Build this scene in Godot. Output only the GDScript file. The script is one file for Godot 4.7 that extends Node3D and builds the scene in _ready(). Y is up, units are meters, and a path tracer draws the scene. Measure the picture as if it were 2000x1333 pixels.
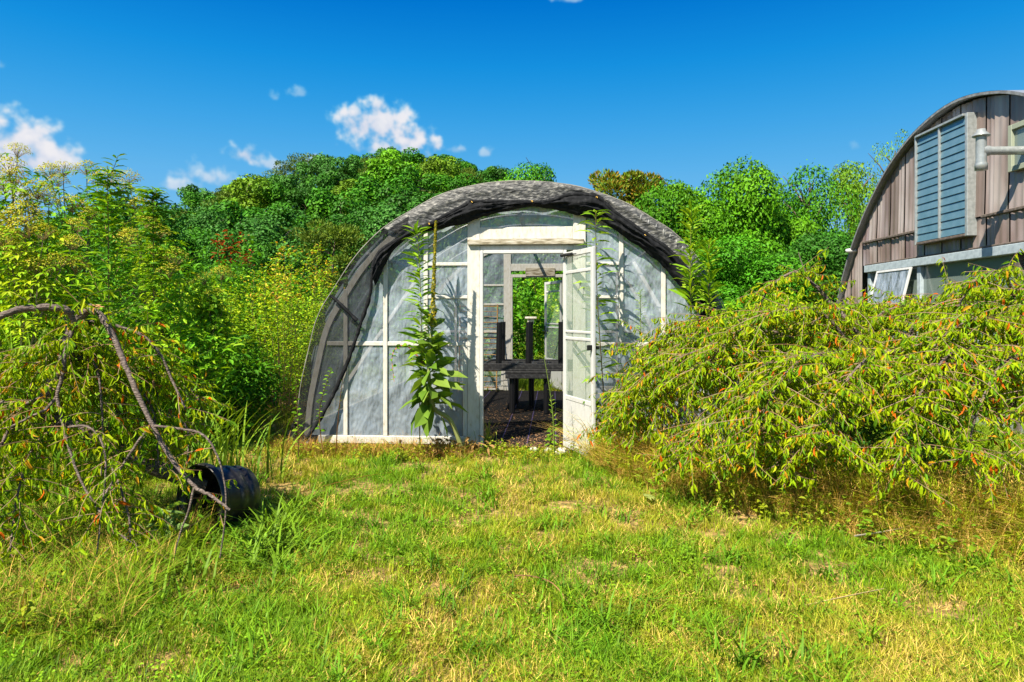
extends Node3D
# A small hoop greenhouse on a summer lawn, fallen weeping cherry trees left and right,
# a larger greenhouse at the right, a thicket at the left and a wooded hill behind.


# ---------------------------------------------------------------- mesh collectors
class Solid:
	var v := PackedVector3Array()
	var n := PackedVector3Array()
	var c := PackedColorArray()
	var ix := PackedInt32Array()
	var xf := Transform3D()
	var col := Color.WHITE

	func face(p: Array, hint: Vector3) -> void:
		var q := []
		for a in p:
			q.append(xf * a)
		var m: Vector3 = (q[2] - q[0]).cross(q[1] - q[0])
		if m.length_squared() < 1e-16:
			return
		if m.dot(xf.basis * hint) < 0.0:
			q.reverse()
			m = -m
		m = m.normalized()
		var s := v.size()
		for a in q:
			v.append(a)
			n.append(m)
			c.append(col)
		for i in range(1, q.size() - 1):
			ix.append(s)
			ix.append(s + i)
			ix.append(s + i + 1)

	func box(lo: Vector3, hi: Vector3, ch := 0.004) -> void:
		var m := (lo + hi) * 0.5
		var h := (hi - lo).abs() * 0.5
		ch = minf(ch, 0.45 * minf(h.x, minf(h.y, h.z)))
		for ax in 3:
			var b := (ax + 1) % 3
			var d := (ax + 2) % 3
			for s in [-1.0, 1.0]:
				var out := Vector3()
				out[ax] = s
				var pts := []
				for k in [[-1, -1], [1, -1], [1, 1], [-1, 1]]:
					var p := m
					p[ax] += s * h[ax]
					p[b] += k[0] * (h[b] - ch)
					p[d] += k[1] * (h[d] - ch)
					pts.append(p)
				face(pts, out)
			for sb in [-1.0, 1.0]:
				for sd in [-1.0, 1.0]:
					var pts := []
					for e in [[-1, 0], [1, 0], [1, 1], [-1, 1]]:
						var p := m
						p[ax] += e[0] * (h[ax] - ch)
						p[b] += sb * (h[b] - ch * e[1])
						p[d] += sd * (h[d] - ch * (1 - e[1]))
						pts.append(p)
					var out := Vector3()
					out[b] = sb
					out[d] = sd
					face(pts, out)
		for sx in [-1.0, 1.0]:
			for sy in [-1.0, 1.0]:
				for sz in [-1.0, 1.0]:
					var o := Vector3(sx, sy, sz)
					face([m + o * (h - Vector3(0, ch, ch)), m + o * (h - Vector3(ch, 0, ch)), m + o * (h - Vector3(ch, ch, 0))], o)

	# a board from a to b, w wide across `side`, t thick across the third axis
	func board(a: Vector3, b: Vector3, w: float, t: float, side: Vector3, ch := 0.004) -> void:
		var old := xf
		var y := (b - a).normalized()
		var x := (side - y * side.dot(y)).normalized()
		xf = old * Transform3D(Basis(x, y, x.cross(y)), a)
		box(Vector3(-w * 0.5, 0, -t * 0.5), Vector3(w * 0.5, (b - a).length(), t * 0.5), ch)
		xf = old

	func grid(nu: int, nv: int, f: Callable, hint: Vector3) -> void:
		var p := []
		for j in nv + 1:
			for i in nu + 1:
				p.append(xf * f.call(float(i) / nu, float(j) / nv))
		var s := v.size()
		var flip := false
		var mid := (nv / 2) * (nu + 1) + nu / 2
		var mm: Vector3 = (p[mid + nu + 1] - p[mid]).cross(p[mid + 1] - p[mid])
		flip = mm.dot(xf.basis * hint) < 0.0
		for j in nv + 1:
			for i in nu + 1:
				var k := j * (nu + 1) + i
				var du: Vector3 = p[j * (nu + 1) + mini(i + 1, nu)] - p[j * (nu + 1) + maxi(i - 1, 0)]
				var dv: Vector3 = p[mini(j + 1, nv) * (nu + 1) + i] - p[maxi(j - 1, 0) * (nu + 1) + i]
				var m := dv.cross(du).normalized()
				v.append(p[k])
				n.append(-m if flip else m)
				c.append(col)
		for j in nv:
			for i in nu:
				var a := s + j * (nu + 1) + i
				var b := a + nu + 1
				for t in ([a, b, a + 1, a + 1, b, b + 1] if flip else [a, a + 1, b, a + 1, b + 1, b]):
					ix.append(t)
		# winding follows the normals: clockwise seen from the front
		var t0: int = ix[ix.size() - 6]
		var t1: int = ix[ix.size() - 5]
		var t2: int = ix[ix.size() - 4]
		if (v[t2] - v[t0]).cross(v[t1] - v[t0]).dot(n[t0]) < 0.0:
			var from := ix.size() - nu * nv * 6
			for k in range(from, ix.size(), 3):
				var h := ix[k + 1]
				ix[k + 1] = ix[k + 2]
				ix[k + 2] = h

	func tube(p: PackedVector3Array, r0: float, r1: float, sides := 8, cap := true, rough := 0.0, sd := 1) -> void:
		var rr := RandomNumberGenerator.new()
		rr.seed = sd
		var count := p.size()
		var x := Vector3()
		var s := v.size()
		for i in count:
			var t := (p[mini(i + 1, count - 1)] - p[maxi(i - 1, 0)]).normalized()
			if i == 0:
				x = t.cross(Vector3(0.31, 0.2, 0.93)).normalized()
			else:
				x = (x - t * x.dot(t)).normalized()
			var y := t.cross(x)
			var r := lerpf(r0, r1, float(i) / (count - 1)) * (1.0 + rough * rr.randf_range(-1, 1))
			for k in sides:
				var a := TAU * k / sides
				var o := x * cos(a) + y * sin(a)
				v.append(xf * (p[i] + o * r * (1.0 + rough * 0.6 * rr.randf_range(-1, 1))))
				n.append((xf.basis * o).normalized())
				c.append(col)
		for i in count - 1:
			for k in sides:
				var a := s + i * sides + k
				var b := s + i * sides + (k + 1) % sides
				for t in [a, a + sides, b, b, a + sides, b + sides]:
					ix.append(t)
		if cap:
			for e in [0, count - 1]:
				var ring := []
				for k in sides:
					ring.append(xf.affine_inverse() * v[s + e * sides + k])
				face(ring, p[e] - p[1 if e == 0 else count - 2])

	# profile: Vector2(radius, height)
	func lathe(prof: Array, seg := 24) -> void:
		var s := v.size()
		for i in prof.size():
			var a: Vector2 = prof[maxi(i - 1, 0)]
			var b: Vector2 = prof[mini(i + 1, prof.size() - 1)]
			var t := (b - a).normalized()
			for k in seg + 1:
				var an := TAU * k / seg
				v.append(xf * Vector3(cos(an) * prof[i].x, prof[i].y, sin(an) * prof[i].x))
				n.append((xf.basis * Vector3(cos(an) * t.y, -t.x, sin(an) * t.y)).normalized())
				c.append(col)
		for i in prof.size() - 1:
			for k in seg:
				var a := s + i * (seg + 1) + k
				var b := a + seg + 1
				for t in [[a, b, a + 1], [a + 1, b, b + 1]]:
					var m: Vector3 = (v[t[2]] - v[t[0]]).cross(v[t[1]] - v[t[0]])
					var flip: bool = m.dot(n[t[0]] + n[t[1]] + n[t[2]]) < 0.0
					ix.append(t[0])
					ix.append(t[2] if flip else t[1])
					ix.append(t[1] if flip else t[2])

	func mesh(m: Material) -> ArrayMesh:
		var a := []
		a.resize(Mesh.ARRAY_MAX)
		a[Mesh.ARRAY_VERTEX] = v
		a[Mesh.ARRAY_NORMAL] = n
		a[Mesh.ARRAY_COLOR] = c
		a[Mesh.ARRAY_INDEX] = ix
		var out := ArrayMesh.new()
		out.add_surface_from_arrays(Mesh.PRIMITIVE_TRIANGLES, a)
		out.surface_set_material(0, m)
		return out


# leaves, blades and petals: thin faceted faces, drawn from both sides
class Leafy:
	var v := PackedVector3Array()
	var c := PackedColorArray()
	var ix := PackedInt32Array()

	func tri(a: int, b: int, d: int) -> void:
		ix.append(a)
		ix.append(b)
		ix.append(d)

	func leaf(p: Vector3, dir: Vector3, side: Vector3, nrm: Vector3, ln: float, wid: float, curl: float, fold: float, col: Color) -> void:
		var s := v.size()
		var w := side * (wid * 0.5)
		var up := nrm * (fold * wid * 0.5)
		var m1 := p + dir * (ln * 0.33) - nrm * (curl * ln * 0.05)
		var m2 := p + dir * (ln * 0.68) - nrm * (curl * ln * 0.26)
		v.append(p)
		v.append(m1 - w * 0.92 + up)
		v.append(m1)
		v.append(m1 + w * 0.92 + up)
		v.append(m2 - w * 0.78 + up)
		v.append(m2)
		v.append(m2 + w * 0.78 + up)
		v.append(p + dir * (ln * (1.0 - curl * 0.12)) - nrm * (curl * ln * 0.6))
		var c2 := col * 0.9
		c2.a = 1.0
		for i in 8:
			c.append(c2 if i == 2 or i == 5 else col)
		tri(s, s + 1, s + 2); tri(s, s + 2, s + 3)
		tri(s + 1, s + 4, s + 5); tri(s + 1, s + 5, s + 2)
		tri(s + 2, s + 5, s + 6); tri(s + 2, s + 6, s + 3)
		tri(s + 4, s + 7, s + 5); tri(s + 5, s + 7, s + 6)

	func diamond(p: Vector3, a: Vector3, b: Vector3, col: Color) -> void:
		var s := v.size()
		v.append(p - a); v.append(p - b); v.append(p + a); v.append(p + b)
		for i in 4:
			c.append(col)
		tri(s, s + 1, s + 2); tri(s, s + 2, s + 3)

	# a grass blade: p, direction, bend sideways towards `lean`
	func blade(p: Vector3, h: float, w: float, lean: Vector3, side: Vector3, col: Color, tip: Color, segs := 3) -> void:
		var s := v.size()
		for i in segs:
			var t := float(i) / segs
			var q := p + Vector3(0, h * (t - 0.18 * t * t), 0) + lean * (t * t)
			var ww := w * 0.5 * (1.0 - t * 0.55)
			v.append(q - side * ww); v.append(q + side * ww)
			c.append(col.lerp(tip, t)); c.append(col.lerp(tip, t))
		v.append(p + Vector3(0, h * 0.82, 0) + lean)
		c.append(tip)
		for i in segs - 1:
			var a := s + i * 2
			tri(a, a + 2, a + 1); tri(a + 1, a + 2, a + 3)
		var e := s + segs * 2 - 2
		tri(e, e + 2, e + 1)

	func stick(p: PackedVector3Array, r0: float, r1: float, col: Color) -> void:
		# a thin three-sided stem
		var s := v.size()
		var cnt := p.size()
		for i in cnt:
			var t := (p[mini(i + 1, cnt - 1)] - p[maxi(i - 1, 0)]).normalized()
			var x := t.cross(Vector3(0.3, 0.13, 0.94)).normalized()
			var y := t.cross(x)
			var r := lerpf(r0, r1, float(i) / maxi(cnt - 1, 1))
			for k in 3:
				v.append(p[i] + (x * cos(TAU * k / 3.0) + y * sin(TAU * k / 3.0)) * r)
				c.append(col)
		for i in cnt - 1:
			for k in 3:
				var a := s + i * 3 + k
				var b := s + i * 3 + (k + 1) % 3
				tri(a, a + 3, b); tri(b, a + 3, b + 3)

	func mesh(m: Material) -> ArrayMesh:
		var a := []
		a.resize(Mesh.ARRAY_MAX)
		a[Mesh.ARRAY_VERTEX] = v
		a[Mesh.ARRAY_COLOR] = c
		a[Mesh.ARRAY_INDEX] = ix
		var out := ArrayMesh.new()
		out.add_surface_from_arrays(Mesh.PRIMITIVE_TRIANGLES, a)
		out.surface_set_material(0, m)
		return out


# ---------------------------------------------------------------- helpers
var M := {}
var names := {}


func numbered(called: String) -> String:
	var k: int = names.get(called, 0)
	names[called] = k + 1
	return called if k == 0 else "%s_%03d" % [called, k]


func tag(o: Node3D, label: String, category: String, group := "", kind := "") -> Node3D:
	o.set_meta("label", label)
	if category:
		o.set_meta("category", category)
	if group:
		o.set_meta("group", group)
	if kind:
		o.set_meta("kind", kind)
	return o


func thing(called: String, label: String, category: String, at := Vector3.ZERO, turn := 0.0, group := "") -> Node3D:
	var o := Node3D.new()
	o.name = numbered(called)
	add_child(o)
	o.position = at
	o.rotation.y = turn
	tag(o, label, category, group)
	return o


func part(called: String, m: Mesh, parent: Node3D) -> MeshInstance3D:
	var o := MeshInstance3D.new()
	var k: int = parent.get_meta("_n_" + called, 0)
	parent.set_meta("_n_" + called, k + 1)
	o.name = called if k == 0 else "%s_%03d" % [called, k]
	o.mesh = m
	parent.add_child(o, true)
	return o


func lone(called: String, m: Mesh, label: String, category: String, group := "", kind := "") -> MeshInstance3D:
	var o := MeshInstance3D.new()
	o.name = numbered(called)
	o.mesh = m
	add_child(o)
	tag(o, label, category, group, kind)
	return o


func rng_of(s: int) -> RandomNumberGenerator:
	var r := RandomNumberGenerator.new()
	r.seed = s
	return r


func smooth(p: Array, per := 5) -> PackedVector3Array:
	var out := PackedVector3Array()
	for i in p.size() - 1:
		var a: Vector3 = p[maxi(i - 1, 0)]
		var b: Vector3 = p[i]
		var d: Vector3 = p[i + 1]
		var e: Vector3 = p[mini(i + 2, p.size() - 1)]
		for k in per:
			var t := float(k) / per
			out.append(0.5 * ((2.0 * b) + (d - a) * t + (2.0 * a - 5.0 * b + 4.0 * d - e) * t * t + (3.0 * b - a - 3.0 * d + e) * t * t * t))
	out.append(p[-1])
	return out


func resample(p: Array, count: int) -> Array:
	# Vector2 polyline -> count points evenly along it, lightly rounded
	var v3 := []
	for a in p:
		v3.append(Vector3(a.x, a.y, 0))
	var q := smooth(v3, 6)
	var total := 0.0
	for i in q.size() - 1:
		total += q[i].distance_to(q[i + 1])
	var out := []
	var at := 0.0
	var i := 0
	for k in count:
		var want := total * k / (count - 1)
		while i < q.size() - 2 and at + q[i].distance_to(q[i + 1]) < want:
			at += q[i].distance_to(q[i + 1])
			i += 1
		var l := q[i].distance_to(q[i + 1])
		var r := q[i].lerp(q[i + 1], clampf((want - at) / maxf(l, 1e-6), 0, 1))
		out.append(Vector2(r.x, r.y))
	return out


func lin(r: float, g: float, b: float) -> Color:
	return Color(r, g, b).linear_to_srgb()


func noise_tex(sd: int, freq: float, stops: Array, size := 512, oct := 4) -> NoiseTexture2D:
	# stops: [offset, linear colour, ...]
	var t := NoiseTexture2D.new()
	var f := FastNoiseLite.new()
	f.seed = sd
	f.noise_type = FastNoiseLite.TYPE_SIMPLEX_SMOOTH
	f.frequency = freq
	f.fractal_octaves = oct
	t.noise = f
	t.width = size
	t.height = size
	t.seamless = true
	var g := Gradient.new()
	g.offsets = PackedFloat32Array()
	g.colors = PackedColorArray()
	var off := PackedFloat32Array()
	var cols := PackedColorArray()
	for i in range(0, stops.size(), 2):
		off.append(stops[i])
		cols.append(stops[i + 1].linear_to_srgb())
	g.offsets = off
	g.colors = cols
	t.color_ramp = g
	return t


func height_tex(sd: int, freq: float, size := 512, oct := 4) -> NoiseTexture2D:
	return noise_tex(sd, freq, [0.0, Color.BLACK, 1.0, Color.WHITE], size, oct)


func mat(col: Color, rough := 0.7, spec := 0.5) -> StandardMaterial3D:
	var m := StandardMaterial3D.new()
	m.albedo_color = col
	m.roughness = rough
	m.metallic_specular = spec
	m.cull_mode = BaseMaterial3D.CULL_DISABLED
	return m


func tri_mat(tex: Texture2D, scale: Vector3, rough := 0.7, bump: Texture2D = null, relief := 0.3) -> StandardMaterial3D:
	var m := mat(Color.WHITE, rough)
	m.albedo_texture = tex
	m.uv1_triplanar = true
	m.uv1_scale = scale
	if bump:
		m.heightmap_enabled = true
		m.heightmap_texture = bump
		m.heightmap_scale = relief
	return m


func leaf_mat(back := 0.55, rough := 0.5, spec := 0.35) -> StandardMaterial3D:
	var m := mat(Color.WHITE, rough, spec)
	m.vertex_color_use_as_albedo = true
	if back > 0.0:
		m.backlight_enabled = true
		m.backlight = Color(back, back * 0.97, back * 0.55)
	return m


func materials() -> void:
	var dirty := noise_tex(3, 0.02, [0.0, Color(0.24, 0.21, 0.15), 0.14, Color(0.38, 0.36, 0.30), 0.28, Color(0.42, 0.41, 0.375), 0.6, Color(0.46, 0.455, 0.43), 1.0, Color(0.49, 0.485, 0.465)], 512, 6)
	M.paint = tri_mat(dirty, Vector3(2.2, 0.8, 2.2), 0.55, height_tex(4, 0.03), 0.12)
	var wornt := noise_tex(5, 0.02, [0.0, Color(0.10, 0.075, 0.045), 0.35, Color(0.20, 0.175, 0.12), 0.55, Color(0.32, 0.29, 0.23), 1.0, Color(0.44, 0.42, 0.37)], 512, 5)
	M.worn = tri_mat(wornt, Vector3(0.5, 2.5, 2.5), 0.75, height_tex(6, 0.04), 0.3)
	M.alu = tri_mat(noise_tex(7, 0.02, [0.0, Color(0.40, 0.40, 0.38), 0.3, Color(0.42, 0.43, 0.435), 1.0, Color(0.47, 0.48, 0.49)], 256, 4), Vector3(2, 1, 2), 0.35)
	var film := mat(lin(0.26, 0.31, 0.37), 0.25, 0.6)
	film.transparency = BaseMaterial3D.TRANSPARENCY_ALPHA
	film.albedo_color.a = 0.68
	film.heightmap_enabled = true
	film.heightmap_texture = height_tex(8, 0.010, 512, 4)
	film.heightmap_scale = 5.0
	film.uv1_triplanar = true
	film.uv1_scale = Vector3(0.7, 0.35, 0.7)
	film.albedo_texture = noise_tex(88, 0.02, [0.0, Color(0.72, 0.74, 0.75), 0.5, Color(0.86, 0.88, 0.90), 0.75, Color(1, 1, 1), 1.0, Color(1, 1, 1)], 512, 5)
	M.film = film
	M.roof_film = film.duplicate()
	M.roof_film.albedo_color.a = 0.2
	var pane := mat(lin(0.55, 0.68, 0.60), 0.06, 0.7)
	pane.transparency = BaseMaterial3D.TRANSPARENCY_ALPHA
	pane.albedo_color.a = 0.16
	M.pane = pane
	var cloth := mat(lin(0.009, 0.010, 0.013), 0.8, 0.2)
	cloth.transparency = BaseMaterial3D.TRANSPARENCY_ALPHA
	cloth.albedo_color.a = 0.60
	cloth.heightmap_enabled = true
	cloth.heightmap_texture = height_tex(9, 0.014)
	cloth.heightmap_scale = 2.0
	cloth.uv1_triplanar = true
	cloth.uv1_scale = Vector3(1.6, 0.4, 1.6)
	M.cloth = cloth
	M.thin_cloth = cloth.duplicate()
	M.thin_cloth.albedo_color.a = 0.34
	var fold: StandardMaterial3D = cloth.duplicate()
	fold.transparency = BaseMaterial3D.TRANSPARENCY_DISABLED
	fold.albedo_color = Color.WHITE
	fold.albedo_texture = noise_tex(10, 0.03, [0.0, Color(0.005, 0.0055, 0.007), 0.5, Color(0.009, 0.010, 0.012), 0.8, Color(0.02, 0.021, 0.024), 1.0, Color(0.045, 0.046, 0.05)], 512, 5)
	fold.uv1_scale = Vector3(1.0, 1.0, 1.0)
	fold.heightmap_scale = 0.9
	M.fold = fold
	var dust := tri_mat(noise_tex(11, 0.022, [0.0, Color(0.012, 0.013, 0.015), 0.36, Color(0.028, 0.030, 0.034), 0.50, Color(0.055, 0.058, 0.062), 0.60, Color(0.10, 0.102, 0.104), 0.72, Color(0.17, 0.168, 0.16), 1.0, Color(0.32, 0.31, 0.28)], 1024, 8), Vector3(0.55, 1.3, 1.0), 0.6, height_tex(12, 0.05, 512, 6), 0.7)
	M.dusty = dust
	M.seam = mat(lin(0.16, 0.155, 0.14), 0.6)
	M.black = mat(lin(0.010, 0.010, 0.012), 0.38, 0.5)
	M.black_top = tri_mat(noise_tex(13, 0.03, [0.0, Color(0.012, 0.012, 0.014), 0.6, Color(0.03, 0.03, 0.032), 1.0, Color(0.10, 0.10, 0.10)], 256, 4), Vector3(2, 2, 2), 0.45)
	M.pot = tri_mat(noise_tex(113, 0.02, [0.0, Color(0.007, 0.007, 0.008), 0.6, Color(0.011, 0.011, 0.012), 0.8, Color(0.05, 0.046, 0.038), 1.0, Color(0.13, 0.115, 0.08)], 256, 5), Vector3(2, 2, 2), 0.36)
	M.weedmat = tri_mat(noise_tex(14, 0.05, [0.0, Color(0.005, 0.005, 0.006), 0.5, Color(0.010, 0.010, 0.011), 0.8, Color(0.026, 0.021, 0.016), 1.0, Color(0.07, 0.05, 0.032)], 512, 6), Vector3(1, 1, 1), 0.6, height_tex(15, 0.08), 0.8)
	M.weedmat.roughness = 0.9
	M.weedmat.metallic_specular = 0.2
	M.purple = mat(lin(0.05, 0.035, 0.12), 0.7)
	M.rust = tri_mat(noise_tex(16, 0.05, [0.0, Color(0.10, 0.045, 0.012), 0.5, Color(0.32, 0.17, 0.05), 1.0, Color(0.52, 0.42, 0.26)], 256, 4), Vector3(3, 3, 3), 0.8)
	M.galv = tri_mat(noise_tex(17, 0.03, [0.0, Color(0.22, 0.245, 0.255), 1.0, Color(0.36, 0.39, 0.41)], 256, 3), Vector3(2, 2, 2), 0.32)
	M.galv.metallic = 0.35
	M.bluegrey = tri_mat(noise_tex(18, 0.02, [0.0, Color(0.22, 0.27, 0.31), 1.0, Color(0.36, 0.43, 0.48)], 256, 4), Vector3(2, 2, 2), 0.45)
	M.trim = tri_mat(noise_tex(118, 0.02, [0.0, Color(0.10, 0.10, 0.105), 1.0, Color(0.21, 0.23, 0.25)], 256, 4), Vector3(2, 2, 2), 0.5)
	M.brass = mat(lin(0.30, 0.19, 0.04), 0.4)
	M.brass.metallic = 0.8
	var barkt := noise_tex(19, 0.02, [0.0, Color(0.030, 0.020, 0.015), 0.4, Color(0.075, 0.053, 0.044), 0.62, Color(0.125, 0.095, 0.082), 0.85, Color(0.19, 0.155, 0.138), 1.0, Color(0.40, 0.36, 0.32)], 512, 5)
	M.bark = tri_mat(barkt, Vector3(2.2, 6.5, 2.2), 0.75, height_tex(20, 0.03), 0.9)
	M.bark_dark = tri_mat(noise_tex(21, 0.03, [0.0, Color(0.03, 0.022, 0.015), 0.6, Color(0.10, 0.075, 0.05), 1.0, Color(0.18, 0.14, 0.10)], 256, 4), Vector3(2, 2, 2), 0.85)
	M.torn = tri_mat(noise_tex(22, 0.04, [0.0, Color(0.22, 0.09, 0.03), 0.5, Color(0.45, 0.24, 0.10), 1.0, Color(0.60, 0.40, 0.2)], 256, 4), Vector3(6, 2, 6), 0.8)
	M.leaf = leaf_mat(0.90, 0.55, 0.22)
	M.far_leaf = leaf_mat(0.6, 0.6, 0.3)
	M.grass = leaf_mat(0.86, 0.55, 0.3)
	M.dry = leaf_mat(0.6, 0.8, 0.2)
	M.stem = leaf_mat(0.0, 0.75, 0.3)
	M.stone = tri_mat(noise_tex(23, 0.03, [0.0, Color(0.30, 0.27, 0.21), 0.5, Color(0.48, 0.45, 0.38), 1.0, Color(0.62, 0.60, 0.54)], 256, 5), Vector3(2, 2, 2), 0.85, height_tex(24, 0.05), 0.8)
	M.polymer = tri_mat(noise_tex(25, 0.006, [0.0, Color(0.12, 0.085, 0.072), 0.42, Color(0.19, 0.145, 0.13), 0.6, Color(0.25, 0.205, 0.195), 1.0, Color(0.36, 0.33, 0.325)], 512, 4), Vector3(0.5, 0.18, 2.2), 0.32)
	M.polymer.vertex_color_use_as_albedo = true
	M.louvre = tri_mat(noise_tex(26, 0.02, [0.0, Color(0.085, 0.18, 0.235), 1.0, Color(0.13, 0.235, 0.30)], 256, 3), Vector3(1, 1, 1), 0.32)
	M.louvre.metallic = 0.3
	M.darkwood = tri_mat(noise_tex(27, 0.03, [0.0, Color(0.05, 0.04, 0.035), 1.0, Color(0.16, 0.13, 0.11)], 256, 4), Vector3(3, 3, 0.6), 0.8)
	M.white_bag = mat(lin(0.7, 0.72, 0.75), 0.4)


# ---------------------------------------------------------------- the lie of the land
func smoothstep2(a: float, b: float, x: float) -> float:
	var t := clampf((x - a) / (b - a), 0, 1)
	return t * t * (3 - 2 * t)


var bumps := FastNoiseLite.new()
var patches := FastNoiseLite.new()


func ridge(a: float) -> float:
	var xs := [-1.2, -0.75, -0.55, -0.43, -0.33, -0.225, -0.13, -0.03, 0.04, 0.09, 0.15, 0.3, 0.6, 1.2]
	var ys := [7.5, 10.0, 15.0, 19.5, 23.0, 26.5, 27.5, 24.5, 20.5, 10.0, 6.0, 3.0, 3.0, 4.0]
	for i in xs.size() - 1:
		if a < xs[i + 1]:
			return lerpf(ys[i], ys[i + 1], smoothstep2(xs[i], xs[i + 1], a))
	return ys[-1]


func land(x: float, z: float) -> float:
	var d := -z
	var y := 0.0
	if d < 40.0 and absf(x) < 40.0:
		y = bumps.get_noise_2d(x * 60.0, z * 60.0) * 0.035
		# the pad under the two greenhouses is level
		if d > 6.3 and d < 12.6 and absf(x - 0.3) < 2.6:
			y = -0.02
	if d > 30.0:
		var t := smoothstep2(38.0, 150.0, d)
		y += ridge(clampf(x / d, -1.2, 1.2)) * t + bumps.get_noise_2d(x * 3.0, z * 3.0) * 1.5 * smoothstep2(50, 90, d)
	return y


# ---------------------------------------------------------------- sky
var SUN_FROM := Vector3(-0.52, 1.0, 0.66).normalized()


func sky_picture() -> ImageTexture:
	var w := 4096
	var h := 2048
	var im := Image.create(w, h, false, Image.FORMAT_RGB8)
	# clear summer air: deep blue overhead, paler towards the horizon (values lowered so the added glow lights more)
	var el := [-90.0, -1.0, 0.0, 6.0, 11.0, 15.0, 20.0, 25.0, 35.0, 60.0, 90.0]
	var cs := [Color8(63, 72, 63), Color8(81, 95, 99), Color8(145, 184, 213), Color8(117, 173, 213), Color8(87, 161, 211), Color8(56, 147, 207), Color8(18, 128, 199), Color8(0, 103, 185), Color8(0, 83, 164), Color8(0, 56, 126), Color8(0, 47, 112)]
	for y in h:
		var e := 90.0 - (y + 0.5) / h * 180.0
		var k := 0
		while k < el.size() - 2 and e > el[k + 1]:
			k += 1
		var c: Color = cs[k].lerp(cs[k + 1], clampf((e - el[k]) / (el[k + 1] - el[k]), 0, 1))
		im.fill_rect(Rect2i(0, y, w, 1), c)
		# white glow added as fill light round the sun, which stands behind the camera to the left (column 0 lies straight ahead)
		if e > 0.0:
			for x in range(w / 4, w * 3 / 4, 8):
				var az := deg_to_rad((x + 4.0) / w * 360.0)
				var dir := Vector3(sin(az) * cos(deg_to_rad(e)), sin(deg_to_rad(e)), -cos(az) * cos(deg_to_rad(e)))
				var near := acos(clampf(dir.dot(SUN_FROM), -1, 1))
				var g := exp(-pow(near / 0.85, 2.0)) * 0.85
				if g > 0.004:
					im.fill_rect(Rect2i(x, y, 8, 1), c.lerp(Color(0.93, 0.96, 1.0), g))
	# clouds: [azimuth, elevation, half width, half height, density, softness] in degrees; straight ahead is 0
	var clouds := [
		[-36.9, 11.0, 2.8, 3.2, 1.00, 1.0], [-35.2, 11.3, 2.2, 2.7, 1.00, 1.0], [-33.7, 10.7, 1.8, 1.6, 0.95, 1.0], [-32.5, 10.3, 1.2, 0.9, 0.75, 1.2],
		[-36.3, 8.4, 2.0, 1.4, 0.90, 1.0], [-11.0, 15.0, 3.6, 2.4, 1.05, 0.9], [-13.0, 15.5, 1.7, 1.5, 0.90, 0.9], [-11.2, 16.7, 1.1, 0.9, 0.85, 0.9],
		[-8.5, 14.4, 2.4, 1.6, 1.00, 0.9], [-7.0, 13.8, 1.8, 0.9, 0.85, 1.1], [-10.0, 13.5, 4.6, 1.1, 0.90, 1.0], [-21.3, 12.4, 1.7, 1.0, 1.00, 1.0],
		[-19.7, 11.8, 1.6, 0.6, 0.70, 1.2], [-24.9, 10.7, 2.2, 1.1, 0.42, 1.5], [-25.8, 9.7, 1.8, 0.6, 0.75, 1.1], [-23.1, 10.3, 1.9, 0.8, 0.50, 1.4],
		[-16.1, 12.1, 1.3, 0.6, 1.00, 0.8], [-17.4, 17.3, 0.9, 0.7, 0.50, 1.5], [-19.5, 16.8, 0.6, 0.5, 0.45, 1.6], [-4.7, 13.6, 1.3, 0.5, 0.70, 1.2],
		[-2.1, 13.4, 0.9, 0.5, 0.60, 1.2], [4.5, 24.8, 1.8, 0.4, 0.60, 1.2], [-36.9, 16.4, 0.4, 0.4, 0.50, 1.2], [26.5, 12.5, 0.7, 0.5, 0.22, 1.8],
	]
	var r := rng_of(41)
	for i in 46:
		var az := r.randf_range(46, 314)
		clouds.append([az if az < 180 else az - 360, r.randf_range(4, 24), r.randf_range(2, 6), r.randf_range(1, 2.6), r.randf_range(0.6, 1.05), 1.0])
	var f := FastNoiseLite.new()
	f.seed = 5
	f.frequency = 0.04
	f.fractal_octaves = 6
	f.fractal_gain = 0.52
	var ppd := w / 360.0
	for cl in clouds:
		var bx0 := int((cl[0] - cl[2] * 1.7) * ppd)
		var bx1 := int((cl[0] + cl[2] * 1.7) * ppd)
		var by0 := int((90.0 - cl[1] - cl[3] * 1.7) * ppd)
		var by1 := int((90.0 - cl[1] + cl[3] * 1.7) * ppd)
		for y in range(maxi(by0, 0), mini(by1, h / 2)):
			for x in range(bx0, bx1):
				var dx: float = ((x + 0.5) / ppd - cl[0]) / cl[2]
				var dy: float = (90.0 - (y + 0.5) / ppd - cl[1]) / cl[3]
				var low: float = dy * (1.5 if dy < 0 else 1.0)   # flatter below
				var base: float = 1.0 - (dx * dx + low * low)
				if base < -1.3:
					continue
				var ns := f.get_noise_2d(x * 1.0, y * 1.0)
				var a: float = clampf((base * 0.85 + ns * 1.25 * cl[5] + 0.06) * 0.85, 0.0, 1.0)
				a = a * a * (3 - 2 * a) * cl[4]
				if a < 0.01:
					continue
				var lit: float = clampf(0.62 + dy * 0.34 - dx * 0.08 + ns * 0.55, 0.0, 1.0)
				var cc := Color8(158, 171, 200).lerp(Color8(214, 213, 217), lit)
				var px := posmod(x, w)
				im.set_pixel(px, y, im.get_pixel(px, y).lerp(cc, minf(a, 0.97)))
	return ImageTexture.create_from_image(im)


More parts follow.
